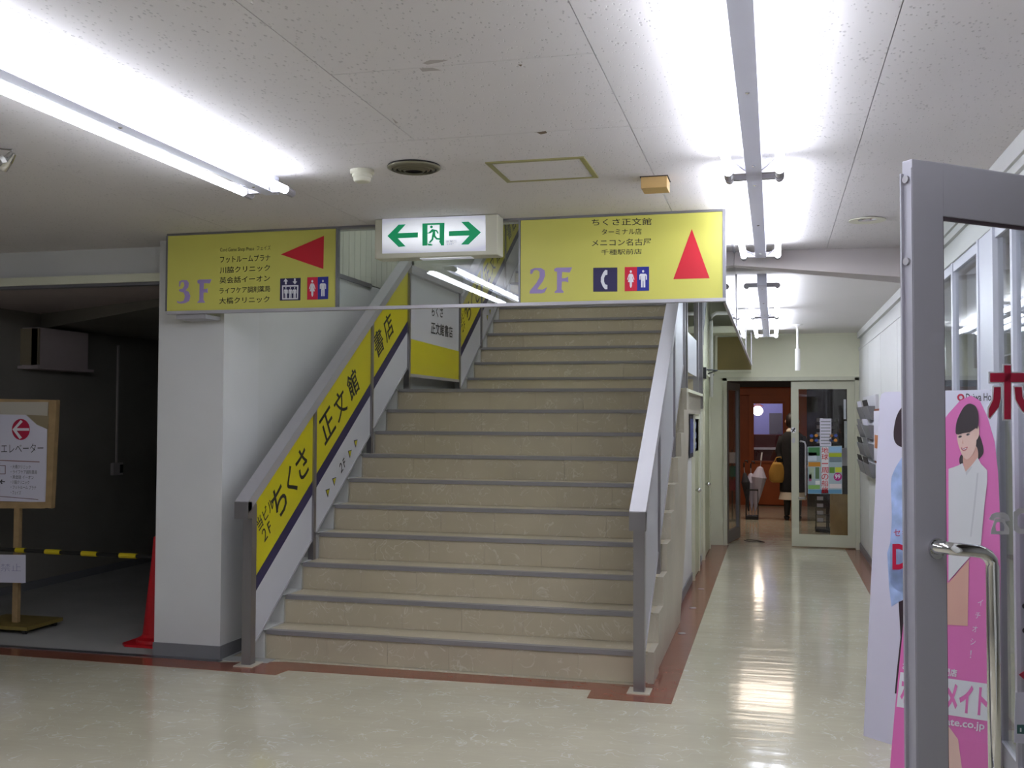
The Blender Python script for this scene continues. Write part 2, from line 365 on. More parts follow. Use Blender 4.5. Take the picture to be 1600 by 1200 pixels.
for a, c in ((3.2, 4.6), (4.64, 4.96), (5.34, 6.06), (6.11, 7.17)): mb.box(RX-.015, RX+.03, a, c, 2.31, 2.38).box(RX-.015, RX+.03, a, c, 0, .10)
win = struct('window_shop', mb, m_mull, label='white framed shop windows along the right wall', cat='window')
part('frame_bead', MB().box(RX-.026, RX-.02, 4.96, 5.0, 0, 2.36).box(RX-.026, RX-.02, 5.30, 5.34, 0, 2.36), m_mull, win)
for a, c in ((3.2, 4.6), (4.64, 4.96), (5.34, 6.06), (6.11, 7.17)):
    part('pane', MB().box(RX-.004, RX+.002, a, c, .10, 2.31), m_shopglass, win)
struct('wall_shop_inner', MB().box(3.1, 3.2, -4, 13, 0, 2.8).box(RX+.12, 3.1, 7.3, 7.4, 0, 2.8), m_wall, label='pale inner wall of the shop behind the windows', cat='wall')
mb = MB()
for a, c in ((3.22, 4.58), (5.38, 6.04), (6.45, 7.15)): mb.box(RX+.05, RX+.054, a, c, .45, 2.3)
struct('trim_shop_screen', mb, M('pale roller blind', '#cfcfd8', .8), label='pale roller blinds behind the shop windows', cat='blind')

# ------------------------------------------------------------------ staircase
SX0, SX1 = -3.07, -.70
Y0, G, RS = 5.92, .256, .174
LY = 10.25                                      # first riser above the landing
def nz(y): return RS + (RS/G)*(y-Y0)
def nz2(y): return RS*11 + (RS/G)*(y-LY)
stair = thing('staircase', ((SX0+SX1)/2, Y0, 0), 'wide marbled tile staircase rising in two flights with metal nosings', 'stairs')
tile_me = {}
tx = [-3.07, -2.66, -2.27, -1.88, -1.49, -1.10, -.765]
def share(key, build, m):
    if key not in tile_me:
        mb = build(); bmesh.ops.recalc_face_normals(mb.b, faces=mb.b.faces); me = bpy.data.meshes.new(key); mb.b.to_mesh(me); mb.b.free(); me.materials.append(m.m); tile_me[key] = me
    return tile_me[key]
steps = [(Y0+G*i, RS*i) for i in range(10)]+[(LY+G*i, RS*(10+i)) for i in range(10)]
for k, (yf, zb) in enumerate(steps):
    yend = (LY if k == 9 else (13.4 if k == 19 else yf+G))
    zt = zb+RS; nx = -.012
    xr = SX1 if k < 10 else -.872
    st = part('step', MB().box(-3.19, xr, yf+.012, yend+.03, max(0, zb-.02) if k else 0, zt-.012), m_sidetile, stair)
    off = (k*.13) % .35
    for i in range(6):
        a, c = tx[i], tx[i+1]
        if i: a -= off*.6*0
        sx = c-a
        me = share('riser%d' % i, lambda: MB().box(-sx/2+.0006, sx/2-.0006, -.012, 0, 0, RS-.026), m_tile)
        place('riser_tile', me, V(((a+c)/2, yf+.012, zb+.001)), st)
    place('tread_tile', share('tread%d%d' % (int(yend*10-yf*10), k < 10), lambda: MB().box(-(SX1-SX0)/2, (SX1-SX0)/2-(SX1-xr), 0, yend-yf-.03, 0, .012), m_tile), V(((SX0+SX1)/2, yf+.03, zt-.012)), st)
    place('nosing', share('nosing', lambda: MB().box(-1.165, 1.165, -.018, .03, 0, .014).box(-1.165, 1.165, -.018, -.006, -.012, 0).box(-1.165, 1.165, -.0195, -.018, .004, .008), m_nosing), V(((-3.07-.74)/2, yf+.006, zt-.011)), st)
    part('skirting_end', MB().box(-3.19, -3.085, yf-.0, yf+.03, zb+(.0), zt-.004).box(-3.19, -3.085, yf, yend, zt-.012, zt+.002), m_wall, st)
    if k < 10: part('stringer_cap', MB().box(-.70, -.665, yf-.005, min(yend, 8.4), (0 if k == 0 else zt-RS-.10), zt+.004), m_sidetile, st)
# stringer face toward the corridor: tiled lower part, cream upper part
part('stringer_face', MB().prism([(-.70, 5.93, 0), (-.70, 7.75, 0), (-.70, 8.25, .55), (-.70, 8.6, 1.45), (-.70, 8.15, 1.5), (-.70, 7.9, 1.35)], (.022, 0, 0)), m_sidetile, stair)

# corridor left wall under the landing, with doors
wl = struct('wall_corridor_left', MB().prism([(-.86, 7.75, 0), (-.86, 12.6, 0), (-.86, 12.6, 3.2), (-.86, 10.95, 3.2), (-.86, 10.95, 1.6), (-.86, 10.3, 1.54), (-.86, 8.3, 1.54), (-.86, 7.8, 1.15)], (.115, 0, 0)), m_wall, label='white corridor wall under the stair landing', cat='wall')
part('landing_band', MB().box(-.85, -.70, 8.3, 10.35, 1.58, 1.74).box(-.85, -.675, 8.3, 10.35, 1.72, 1.745), m_cream, wl)
part('cream_panel', MB().box(-.745, -.738, 10.95, 12.6, .09, 3.0), m_cream, wl)
struct('baseboard_left', MB().box(-.745, -.735, 7.75, 9.72, 0, .085).box(-.745, -.735, 10.45, 10.9, 0, .085), m_greybase, label='grey baseboard of the left corridor wall', cat='baseboard')
def sidedoor(n, y0, y1, h, lab, knobz):
    d = struct(n, MB().box(-.745, -.728, y0, y1, 0.01, h), m_greydoor, label=lab, cat='door')
    part('door_frame', MB().box(-.745, -.715, y0-.05, y0, 0, h+.05).box(-.745, -.715, y1, y1+.05, 0, h+.05).box(-.745, -.715, y0, y1, h, h+.05), m_cream, d)
    part('door_knob', MB().tube([(-.728, y0+.09, knobz), (-.70, y0+.09, knobz)], .008).lathe((-.69, y0+.09, knobz-.022), [(.006, 0), (.022, .01), (.026, .022), (.022, .034), (.006, .044)], 14), m_chrome, d, smooth=True)
    return d
sidedoor('door_1', 9.80, 10.4, 1.5, 'low greenish grey cupboard door under the stair landing', .83)
sidedoor('door_2', 11.25, 12.2, 1.98, 'greenish grey door beside the glass entrance', .8)

# stairwell enclosure
struct('wall_stair_back', MB().box(-3.5, -.75, 13.6, 13.75, 0, 5.7), m_cream, label='back wall at the top of the stairwell', cat='wall')
struct('ceiling_stairwell', MB().box(-3.5, -.7, 5.7, 14.2, 5.6, 5.7), m_ceilp, label='stairwell ceiling on the upper floor', cat='ceiling')
struct('wall_stair_header', MB().box(-3.5, -.25, 5.66, 5.78, CZ+.005, 5.7), m_wall, label='wall above the hanging sign band', cat='wall')
struct('wall_stair_right', MB().box(-.86, -.74, 5.78, 12.6, 3.2, 5.7), m_cream, label='upper right wall of the stairwell', cat='wall')
struct('ceiling_side', MB().box(-.74, -.25, 5.78, 12.7, 3.0, 3.1), m_ceilp, label='raised ceiling strip beside the smoke barrier', cat='ceiling')
struct('trim_side_bulkhead', MB().box(-.26, -.24, 5.66, 12.6, CZ+.02, 3.1), m_wall, label='bulkhead above the smoke barrier glass', cat='trim')

# ------------------------------------------------------------------ end wall and entrance
EY = 12.6
DL, DR, DH = -.59, .955, 1.99
we = struct('wall_end', MB().box(-.86, 1.1, EY, EY+.12, DH+.01, CZ2+.6).box(-.86, DL, EY, EY+.12, 0, DH+.01).box(DR, 1.1, EY, EY+.12, 0, DH+.01), m_cream, label='cream wall around the glass entrance at the corridor end', cat='wall')
e = Y(EY)
q0, q1 = e.pt(1121, 527), e.pt(1172, 578)
bp_ = tag(part('veneer_panel', MB().box(q0.x, -.26, EY-.02, EY, q1.z, q0.z), m_woodb), 'brown veneer panel set above the entrance left of the smoke barrier', 'panel')  # plain brown veneer panel, carries no sign
part('panel_frame', MB().box(q0.x-.03, q0.x, EY-.03, EY, q1.z-.03, q0.z+.03).box(q0.x, -.26, EY-.03, EY, q1.z-.03, q1.z), m_cream, bp_)
struct('trim_ledge', MB().box(-.86, -.26, 12.2, EY, 2.50, 2.58).box(-.86, -.7, 12.2, EY, 1.78, 2.5), m_cream, label='cream ledge above the brown panel', cat='trim')
pp = tag(part('drain_pipe', MB().tube([(-.70, 12.1, 1.75), (-.70, 12.1, 2.62), (-.69, 12.1, 2.69), (-.64, 12.1, 2.72), (-.27, 12.1, 2.72)], .022, 12), m_white_pl, smooth=True), 'white pipe rising beside the stairwell and bending right', 'pipe')
part('pipe_clip', MB().box(-.73, -.67, 12.11, 12.19, 2.0, 2.02), m_nosing, pp)
m_fr = M('cream metal door frame', '#b9b9a6', .4)
de = struct('door_3', MB().box(DL, DL+.045, EY-.02, EY+.12, 0, DH).box(DR-.045, DR, EY-.02, EY+.12, 0, DH).box(DL, DR, EY-.02, EY+.12, DH-.035, DH+.01), m_fr, label='cream metal frame of the double glass entrance', cat='door frame')
def leaf(name, org, ang, W, lab, H=DH-.06, st=.085, mat=m_fr):
    """glass leaf hinged at org, running along direction ang"""
    u = V((math.cos(ang), math.sin(ang), 0)); t = V((-u.y, u.x, 0))*.04; o = V(org); z = V((0, 0, 1))
    d = thing(name, org, lab, 'door')
    mb = MB()
    mb.obox(o, u*st, t, z*H); mb.obox(o+u*(W-st), u*st, t, z*H)
    mb.obox(o+u*st, u*(W-2*st), t, z*.14); mb.obox(o+u*st+z*(H-.09), u*(W-2*st), t, z*.09)
    part('door_frame', mb, mat, d)
    part('pane', MB().obox(o+u*st+t*.4+z*.14, u*(W-2*st), t*.2, z*(H-.23)), m_glass, d)
    return d, o, u, t
d1, o1, u1, t1 = leaf('glass_door', (.195, EY+.02, .015), 0, .715, 'closed right leaf of the corridor glass entrance with a travel poster')
yh = EY+.02
part('handle', MB().tube([(.30, yh, 1.24), (.30, yh-.05, 1.245), (.345, yh-.065, 1.235), (.355, yh-.065, 1.2), (.355, yh-.065, .62), (.345, yh-.065, .585), (.30, yh-.05, .575), (.28, yh, .58)], .011, 8), m_alu, d1, smooth=True)
ep = Y(yh-.001)
part('push_mark', MB().prism([ep.pt(*p) for p in circ(1239.5, 672, 4.5)], (0, -.002, 0)), m_pwhite, d1)
decals(Y(yh-.003), [[(1236.5, 669.5), (1242.5, 674), (1242, 675), (1236, 670.5)], [(1241, 668), (1243, 670), (1238, 676), (1237, 675)]], m_dark, d1, 'mark_glyph')
part('lock', MB().prism([ep.pt(*p) for p in circ(1240, 688, 2.6, 4.5)], (0, -.004, 0)), m_alu, d1)
d2, o2, u2, t2 = leaf('glass_door', (-.545, EY+.05, .015), math.radians(80), .74, 'left leaf of the corridor glass entrance, swung open inward', mat=m_aludark)
for zz in (.35, .75, 1.15, 1.55): part('handle_stud', MB().lathe((o2.x+u2.x*.68-.02, o2.y+u2.y*.68, zz), [(.012, 0), (.016, .01), (.012, .022)], 10), m_chrome, d2)
# poster and things on the glass
gp = Y(yh-.004+.016)
pst = tag(part('travel_poster', MB().prism([gp.pt(*p) for p in ((1261.5, 698), (1315.5, 696.5), (1316, 772), (1262, 771.5))], (0, -.002, 0)), M('poster ground', '#9fb0b8', .5)), 'colourful travel poster with red vertical lettering on the glass door', 'poster')
def col(h): return M('print '+h, h, .5)
gq = Y(gp.o.y-.002)
def rectp(x0, y0, x1, y1): return [(x0, y0), (x1, y0), (x1, y1), (x0, y1)]
for r, h in (((1263, 699, 1281, 712), '#3c7a45'), ((1296, 698, 1315, 706), '#8fb4d6'), ((1295, 708, 1315, 714), '#9fae1a'), ((1296, 714, 1315, 722), '#6f7f8a'), ((1262, 707, 1276, 720), '#c8d2dc'),
             ((1263, 722, 1282, 729), '#c2821c'), ((1296, 730, 1304, 739), '#5c8a2a'), ((1305, 730, 1315, 738), '#c9cf3a'), ((1264, 730, 1272, 748), '#a5b59d'), ((1274, 730, 1280, 748), '#56734f'), ((1264, 741, 1268, 752), '#b86a8c'),
             ((1263, 758, 1281, 764), '#7fae5a'), ((1263, 765, 1315, 771), '#5f93b4'), ((1296, 756, 1315, 763), '#d9cfcf'), ((1274, 751, 1281, 757), '#dfe2e0')):
    decal(gq, rectp(*r), col(h), pst, 'printed_picture')
decal(gq, circ(1309, 745, 6.5), col('#b01a78'), pst, 'price_badge', 2)
textpx('99', gq, (1304.5, 748), (1313, 748), (1304.5, 741), m_pwhite, pst, bold=.03, lvl=3)
decal(gq, rectp(1283.5, 698, 1294.5, 771), col('#d6d3d6'), pst, 'text_ground', 1)
for k, ch in enumerate('地球一周の船旅'):
    y0 = 698.6+k*10.35
    if ch == '一': textpx(ch, gq, (1284, y0+5.6), (1294, y0+5.6), (1284, y0+4.2), m_red, pst, bold=.03, lvl=3)
    else: textpx(ch, gq, (1283.6, y0+9.6), (1294.4, y0+9.6), (1283.6, y0+.3), m_red, pst, bold=.004, lvl=3)
cal = tag(part('wall_calendar', MB().prism([gp.pt(*p) for p in rectp(1281, 654, 1299, 697)], (0, -.002, 0)), m_paper), 'white timetable sheet with grey rows above the travel poster', 'sheet')
for k in range(8): decal(gq, rectp(1282.5, 658+k*4.9, 1297.5, 659.6+k*4.9), M('grey print', '#8a8a90', .6), cal, 'printed_row')
for px, py, h in ((1268, 681, '#2b4a9a'), (1275.5, 680.5, '#b9782a'), (1268, 688, '#b9782a'), (1275.5, 688, '#2b4a9a'), (1298.5, 681, '#b9782a'), (1306, 680.5, '#2b4a9a'), (1297.5, 688, '#2b4a9a'), (1305.5, 688, '#b9782a')):
    side = 'left' if px < 1285 else 'right'
    tag(part('sticker', MB().prism([gp.pt(*p) for p in circ(px, py, 2.9, 2.5, 8)], (0, -.002, 0)), col(h)), '%s round sticker %s of the timetable sheet on the glass door, %s row' % ('blue' if h == '#2b4a9a' else 'orange', side, 'upper' if py < 684 else 'lower'), 'sticker')

# ------------------------------------------------------------------ shop behind the entrance
struct('wall_shop_left', MB().box(-1.7, -1.6, 12.72, 18.6, 0, 3), m_orange, label='orange panelled side wall of the far shop', cat='wall')
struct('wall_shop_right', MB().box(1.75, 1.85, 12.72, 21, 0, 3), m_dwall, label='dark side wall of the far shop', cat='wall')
struct('ceiling_shop', MB().box(-1.7, 2.2, 12.72, 21, 2.55, 2.65), m_ceilp, label='ceiling of the far shop', cat='ceiling')
SY = 18.6; s_ = Y(SY)
a, c = s_.pt(1176, 629), s_.pt(1225, 722)
struct('wall_shop_back', MB().box(-1.7, a.x, SY, SY+.1, 0, 2.6).box(c.x, .55, SY, SY+.1, 0, 2.6).box(a.x, c.x, SY, SY+.1, 0, c.z).box(a.x, c.x, SY, SY+.1, a.z, 2.6), m_orange, label='orange wooden wall with a rounded window at the back of the far shop', cat='wall')
struct('wall_shop_dark', MB().box(.55, 2.2, SY, SY+.1, 0, 2.6), m_dark, label='dark shelving wall at the back right of the far shop', cat='wall')
p1, p2, p3 = s_.pt(1153, 607), s_.pt(1235, 617), s_.pt(1171, 790)
struct('trim_shop_lintel', MB().box(p1.x, .55, SY-.06, SY, p2.z, p1.z+.05), m_orange2, label='lighter orange lintel over the sliding door', cat='trim')
struct('trim_shop_dark_beam', MB().box(-1.6, .6, SY-.2, SY-.07, p1.z+.02, 2.5), m_dark, label='dark beam above the orange lintel', cat='trim')
sd = struct('door_4', MB().box(p3.x, a.x-.02, SY-.05, SY, .02, p2.z).box(a.x-.02, c.x+.1, SY-.05, SY, .02, c.z-.02).box(c.x+.02, c.x+.1, SY-.05, SY, c.z-.02, p2.z).box(a.x-.02, c.x+.02, SY-.05, SY, a.z+.02, p2.z), m_orange2, label='orange sliding door with a rounded glass window', cat='door')
part('pane', MB().box(a.x, c.x, SY+.02, SY+.03, c.z, a.z), m_glass, sd)
wf = [(a.x-.02, a.z+.02), (c.x+.02, a.z+.02), (c.x+.02, c.z-.02), (a.x-.02, c.z-.02)]; wi = [(a.x+.02, a.z-.02), (c.x-.02, a.z-.02), (c.x-.02, c.z+.02), (a.x+.02, c.z+.02)]
part('window_frame', MB().ringprism([(x, SY-.05, z) for x, z in wf], [(x, SY-.05, z) for x, z in wi], (0, -.03, 0)), m_orange, sd)
# room seen through that window
m_lil = M('lilac wall', '#8a88c4', .8); m_maroon = M('maroon counter', '#4c1016', .5)
struct('wall_cafe', MB().box(-2.2, 1.6, 20.9, 21, 0, 2.7), m_lil, label='lilac wall of the cafe behind the sliding door', cat='wall')
cp = Y(20); a2 = cp.pt(1165, 679)
ct = tag(part('counter', MB().box(-1.4, .55, 20, 20.5, 0, a2.z), m_maroon), 'maroon counter seen through the window of the orange door', 'counter')
part('counter_edge', MB().box(-1.4, .55, 19.97, 20.0, a2.z-.28, a2.z-.24), m_pwhite, ct)
lp = cp.pt(1184, 642)
gl = thing('pendant_lamp', (lp.x, 20, 2.5), 'glowing round pendant lamp behind the window of the orange door', 'lamp')
part('globe', MB().lathe((lp.x, 20, lp.z-.09), [(.01, 0), (.06, .02), (.09, .06), (.095, .10), (.07, .15), (.03, .18), (.01, .185)], 20), M('warm lamp glass', '#ffffff', .5, emit=(1, .8, .6), est=22), gl, smooth=True)
part('lamp_cord', MB().tube([(lp.x, 20, lp.z+.09), (lp.x, 20, 2.52)], .006, 6), m_dark, gl)
part('lamp_shade', MB().lathe((lp.x, 20, lp.z+.085), [(.12, 0), (.03, .05), (.01, .06)], 20), M('rose shade', '#6c2028', .5), gl)
tf = cp.pt(1212, 650)
tag(part('noren_curtain', MB().box(tf.x-.12, tf.x+.12, 20.88, 20.9, a2.z, tf.z+.06), M('grey cloth', '#5e5a66', .9)), 'dark grey cloth hanging on the lilac cafe wall', 'cloth')
# magazine rack, board and shelf right
def bk(name, px0, py0, px1, py1, yy, th, m, lab, cat):
    pa, pb = Y(yy).pt(px0, py0), Y(yy).pt(px1, py1); return tag(part(name, MB().box(pa.x, pb.x, yy, yy+th, max(0, pb.z), pa.z), m), lab, cat), pa, pb
rk = thing('magazine_rack', (.62, 14.5, 0), 'black wire magazine rack standing behind the closed glass leaf', 'rack')
ra, rb = Y(14.5).pt(1273, 651), Y(14.5).pt(1311, 818)
mb = MB()
for x in (ra.x, ra.x+.14, ra.x+.16, rb.x): mb.box(x, x+.015, 14.5, 14.52, 0.02, ra.z)
mb.box(ra.x, rb.x+.015, 14.45, 14.75, 0.01, .04)
part('rack_frame', mb, m_dark, rk)
for k in range(15):
    zz = ra.z-.05-k*.095
    part('wire_shelf', MB().box(ra.x+.0, rb.x, 14.42, 14.5, zz-.03, zz-.02), m_dark, rk)
    if k < 5 or k > 9: part('leaflet', MB().box(ra.x+.02, ra.x+.10, 14.425, 14.43, zz-.02, zz+.03), m_paper, rk)
    if k < 5: part('leaflet', MB().box(rb.x-.09, rb.x-.02, 14.425, 14.43, zz-.02, zz+.02), m_greybase, rk)
bk('wooden_stand', 1297, 772, 1326, 838, 13.9, .03, m_wood, 'brown wooden board standing at the foot of the closed glass leaf', 'board')
bk('side_table', 1314, 728, 1337, 842, 14.1, .3, M('dark cabinet', '#3a393c', .6), 'dark cabinet behind the right edge of the glass leaf', 'cabinet')
bk('white_notice', 1318, 624, 1322, 655, EY+.05, .004, m_paper, 'narrow white notice hanging at the upper right behind the glass leaf', 'notice')
bk('leaflet_sheet', 1319, 658, 1327, 700, EY+.05, .004, m_panelgrey, 'grey leaflet sheet hanging under the narrow white notice', 'notice')
o_, pa, pb = bk('price_list', 1315, 700, 1330, 728, 14.05, .02, m_paper, 'pale price list board on top of the dark cabinet', 'notice')
# umbrella stand
ua, ub_ = Z(0).pt(1168, 812), Z(0).pt(1185, 812)
us = thing('umbrella_stand', ((ua.x+ub_.x)/2, 16.0, 0), 'black metal umbrella stand at the left of the far shop', 'umbrella stand')
x0, x1 = ua.x-.03, ub_.x+.0; zt = Y(16.0).pt(1183, 764).z
part('stand_base', MB().box(x0, x1, 15.9, 16.15, .0, .05), m_dark, us)
mb = MB()
for x in (x0, x1-.012):
    for yy in (15.9, 16.138): mb.box(x, x+.012, yy, yy+.012, .05, zt)
mb.box(x0, x1, 15.9, 15.912, zt-.02, zt).box(x0, x1, 16.138, 16.15, zt-.02, zt).box(x0, x0+.012, 15.9, 16.15, zt-.02, zt).box(x1-.012, x1, 15.9, 16.15, zt-.02, zt)
part('stand_frame', mb, m_dark, us)
def umbrella(x, yy, h, lean, m, lab, hook, r=.05):
    o = thing('umbrella', (x, yy, .05), lab, 'umbrella', None)
    t = V((lean, 0, 1)).normalized(); b0 = V((x, yy, .06))
    part('canopy', MB().tube([b0+t*.06, b0+t*.25, b0+t*(h*.62), b0+t*(h*.78), b0+t*(h*.80)], [.01, r*.7, r*1.6, r*.6, .012], 12), m, o)
    part('shaft', MB().tube([b0, b0+t*h*.9], .006, 6), m_alu, o)
    e_ = b0+t*h*.9
    part('grip', MB().tube([e_, e_+V((0, 0, .06)), e_+V((.02, 0, .10)), e_+V((.045, 0, .10)), e_+V((.055, 0, .07))], .011, 8) if hook else MB().tube([e_, e_+t*.12], .012, 8), m_pwhite if not hook else m_dark, o)
umbrella(x0+.13, 16.02, .92, .12, m_umb, 'pale folded umbrella with a straight white grip in the stand', False, .07)
umbrella(x0+.05, 15.98, .80, -.10, m_umbd, 'dark folded umbrella with a hooked grip leaning left in the stand', True, .04)
umbrella(x0+.09, 16.07, .78, -.02, m_umb, 'pale folded umbrella with a dark hooked grip in the stand', True, .055)
# red chair/flags left of stand
lb = thing('leaflet_stand', (x0-.18, 15.6, 0), 'slim dark leaflet stand beside the open door leaf', 'stand')
part('stand_post', MB().box(x0-.19, x0-.17, 15.6, 15.62, .0, 1.05).box(x0-.26, x0-.10, 15.5, 15.7, 0, .02), m_dark, lb)
for k, h in enumerate(('#8c2430', '#2f6b5a', '#b9b5bd')): part('leaflet', MB().obox((x0-.22, 15.58, .45+k*.2), (.10, 0, 0), (0, .01, 0), (-.01*0, .02, .16)), col(h), lb)
tag(part('power_cord', MB().tube([V((-.36, 13.1, .008)), V((-.30, 13.0, .008)), V((-.22, 13.05, .008)), V((-.12, 12.98, .008)), V((-.2, 13.15, .008)), V((-.34, 13.2, .008))], .005, 6), m_cable), 'black cord lying on the floor beside the open door leaf', 'cord')

# person seen from behind
def person():
    bx = Y(16.0).pt(1238, 660).x; by = 16.0
    o = thing('person', (bx, by, 0), 'person seen from behind in a long black coat and cream skirt in the far shop', 'person')
    def skin(name, pts, edges, m, rads, lv=2):
        me = bpy.data.meshes.new(name); me.from_pydata([V(p) for p in pts], edges, [])
        ob = bpy.data.objects.new(name, me); C.objects.link(ob)
        md = ob.modifiers.new('s', 'SKIN'); sv = me.skin_vertices[0].data
        for v_, r in zip(sv, rads): v_.radius = (r, r) if not isinstance(r, tuple) else r
        sv[0].use_root = True
        sb = ob.modifiers.new('d', 'SUBSURF'); sb.levels = lv; sb.render_levels = lv
        dg = bpy.context.evaluated_depsgraph_get(); nm = bpy.data.meshes.new_from_object(ob.evaluated_get(dg)); bpy.data.objects.remove(ob)
        nm.materials.clear(); nm.materials.append(m.m)
        for p in nm.polygons: p.use_smooth = True
        return nm
    # body: pelvis root, spine, neck, head, arms, legs; standing, right arm bent holding a bag at the left of the picture
    P_ = [(0, 0, .82), (0, 0, 1.0), (0, .0, 1.22), (0, .01, 1.30), (0, .02, 1.36), (0, .03, 1.42), (0, .03, 1.52),
          (-.115, 0, 1.22), (-.19, .02, 1.02), (-.17, -.06, .84), (-.165, -.07, .78),
          (.115, 0, 1.22), (.19, .02, 1.0), (.19, .08, .82), (.19, .10, .76),
          (-.07, 0, .76), (-.075, .01, .44), (-.08, -.02, .09), (-.085, .06, .04), (-.09, .13, .03),
          (.07, 0, .76), (.075, .01, .44), (.08, -.02, .09), (.085, .06, .04), (.09, .13, .03)]
    E_ = [(0, 1), (1, 2), (2, 3), (3, 4), (4, 5), (5, 6), (2, 7), (7, 8), (8, 9), (9, 10), (2, 11), (11, 12), (12, 13), (13, 14), (0, 15), (15, 16), (16, 17), (17, 18), (18, 19), (0, 20), (20, 21), (21, 22), (22, 23), (23, 24)]
    R_ = [(.13, .09), (.11, .08), (.10, .07), .06, .045, .075, .085, .035, .035, .032, .026, .035, .035, .032, .026, .08, .055, .035, .035, .022, .08, .055, .035, .035, .022]
    P_ = [(bx+x, by+y, z) for x, y, z in P_]
    nm = skin('body', P_, E_, m_skin, R_); place('body', nm, V((0, 0, 0)), o)
    def ell(cx, cy, z, rx, ry, n=20, wob=0): return [(bx+cx+math.cos(2*math.pi*k/n)*rx*(1+wob*math.sin(k*2.5)), by+cy+math.sin(2*math.pi*k/n)*ry, z) for k in range(n)]
    part('coat', MB().loft([ell(0, 0, .42, .185, .15), ell(0, 0, .46, .19, .155), ell(0, 0, .75, .175, .14), ell(0, 0, .95, .16, .12), ell(0, 0, 1.15, .175, .12), ell(0, 0, 1.25, .17, .105), ell(0, .0, 1.31, .10, .08), ell(0, .01, 1.34, .055, .055)]), m_coat, o, smooth=True)
    for s, (c0, c1, c2) in ((-1, ((-.14, 0, 1.24), (-.20, .02, 1.02), (-.175, -.06, .85))), (1, ((.14, 0, 1.24), (.20, .02, 1.0), (.20, .08, .83)))):
        part('sleeve', MB().tube([V((bx+c[0], by+c[1], c[2])) for c in (c0, tuple((p+q)/2 for p, q in zip(c0, c1)), c1, tuple((p+q)/2 for p, q in zip(c1, c2)), c2)], [.055, .058, .052, .05, .045], 12), m_coat, o, smooth=True)
    part('skirt', MB().loft([ell(0, 0, .31, .205, .17, 20, .05), ell(0, 0, .38, .19, .155, 20, .03), ell(0, 0, .5, .165, .14)]), m_skirt, o)
    for s in (-1, 1): part('boot', MB().tube([(bx+s*.078, by, .34), (bx+s*.08, by-.01, .2), (bx+s*.082, by-.02, .08), (bx+s*.085, by+.0, .045)], [.055, .047, .04, .045], 12).tube([(bx+s*.085, by-.045, .035), (bx+s*.087, by+.05, .035), (bx+s*.09, by+.15, .027)], [.035, .04, .028], 12), m_dark, o, smooth=True)
    part('hair', MB().loft([ell(0, .02, 1.36, .04, .035), ell(0, .01, 1.41, .088, .08), ell(0, .01, 1.48, .098, .10), ell(0, .02, 1.55, .085, .095), ell(0, .02, 1.59, .05, .055), ell(0, .02, 1.605, .012, .012)]), m_hair, o, smooth=True)
    part('scarf', MB().loft([ell(0, .0, 1.30, .095, .075), ell(0, .0, 1.34, .085, .075), ell(0, .01, 1.37, .055, .055)]), m_skirt, o, smooth=True)
    for s in (-1, 1): part('ear', MB().lathe((bx+s*.09, by+.03, 1.44), [(.004, 0), (.014, .01), (.016, .03), (.01, .05), (.003, .055)], 8), m_skin, o, smooth=True)
    for s, hp in ((-1, (-.165, -.07, .78)), (1, (.19, .10, .76))):
        h = V((bx, by, 0))+V(hp)
        for k in range(4): part('finger', MB().tube([h+V((0, .022-.014*k, -.01)), h+V((s*.004, .024-.015*k, -.05)), h+V((-s*.012, .024-.015*k, -.078+.004*abs(k-1.5)))], [.008, .0075, .006], 6), m_skin, o, smooth=True)
        part('thumb', MB().tube([h+V((0, .026, 0)), h+V((-s*.018, .038, -.03)), h+V((-s*.022, .036, -.05))], [.009, .008, .006], 6), m_skin, o, smooth=True)
    # bag hanging from the left hand of the picture
    bg = thing('shoulder_bag', (bx-.22, by-.06, .55), 'mustard yellow bag held at the side of the person in the black coat', 'bag')
    part('bag_body', MB().loft([[(bx-.22+math.cos(t)*rx, by-.07+math.sin(t)*.05, z) for t in [2*math.pi*k/16 for k in range(16)]] for z, rx in ((.56, .08), (.60, .12), (.72, .125), (.82, .085), (.86, .06))]), m_bag, bg, smooth=True)
    part('bag_strap', MB().tube([(bx-.27, by-.07, .85), (bx-.23, by-.07, .93), (bx-.17, by-.065, .94), (bx-.15, by-.07, .85)], .010, 6), m_bag, bg)
person()

# ================================================================== BALUSTRADES
def slope_panel(xp, ya, yb, nzf, parent, side=1, gfx=True, th=.012, lo=.04, hi=.93, m_lo=None, txt=True):
    """one in-fill panel between two posts; xp = face plane, side=+1 faces +x"""
    f = V((side*1.0, 0, 0))
    def P(y, v, lv=0): return V((xp, y, nzf(y)+v))+f*lv*.001
    part('panel', MB().prism([P(ya, lo), P(yb, lo), P(yb, hi), P(ya, hi)], -f*th), m_lo or m_white, parent)
    part('panel_edge', MB().prism([P(ya, lo-.012), P(yb, lo-.012), P(yb, lo), P(ya, lo)], f*.006).prism([P(ya, lo-.012), P(yb, lo-.012), P(yb, lo), P(ya, lo)], -f*.018), m_alu, parent)
    if gfx:
        part('yellow_field', MB().prism([P(ya, .44, .3), P(yb, .44, .3), P(yb, hi-.002, .3), P(ya, hi-.002, .3)], f*.0008), m_yellow2, parent)
        part('navy_stripe', MB().prism([P(ya, .345, .3), P(yb, .345, .3), P(yb, .44, .3), P(ya, .44, .3)], f*.0008), m_navy, parent)
def rail_text(s, xp, yc, v, size, nzf, parent, m=m_black, bold=.012, wscale=1.0, side=1):
    u = V((0, G, RS)).normalized(); n = V((side, 0, 0)); vv = V((0, -RS, G)).normalized()
    asp = glyphs(s, bold)[2]; W = size*asp*wscale if len(s) > 1 or asp > .5 else size*asp
    c = V((xp, yc, nzf(yc)+v)); p0 = c-u*W/2-vv*size/2
    return text3(s, p0, u*W, vv*size, n, m, parent, lvl=2.2, bold=bold)
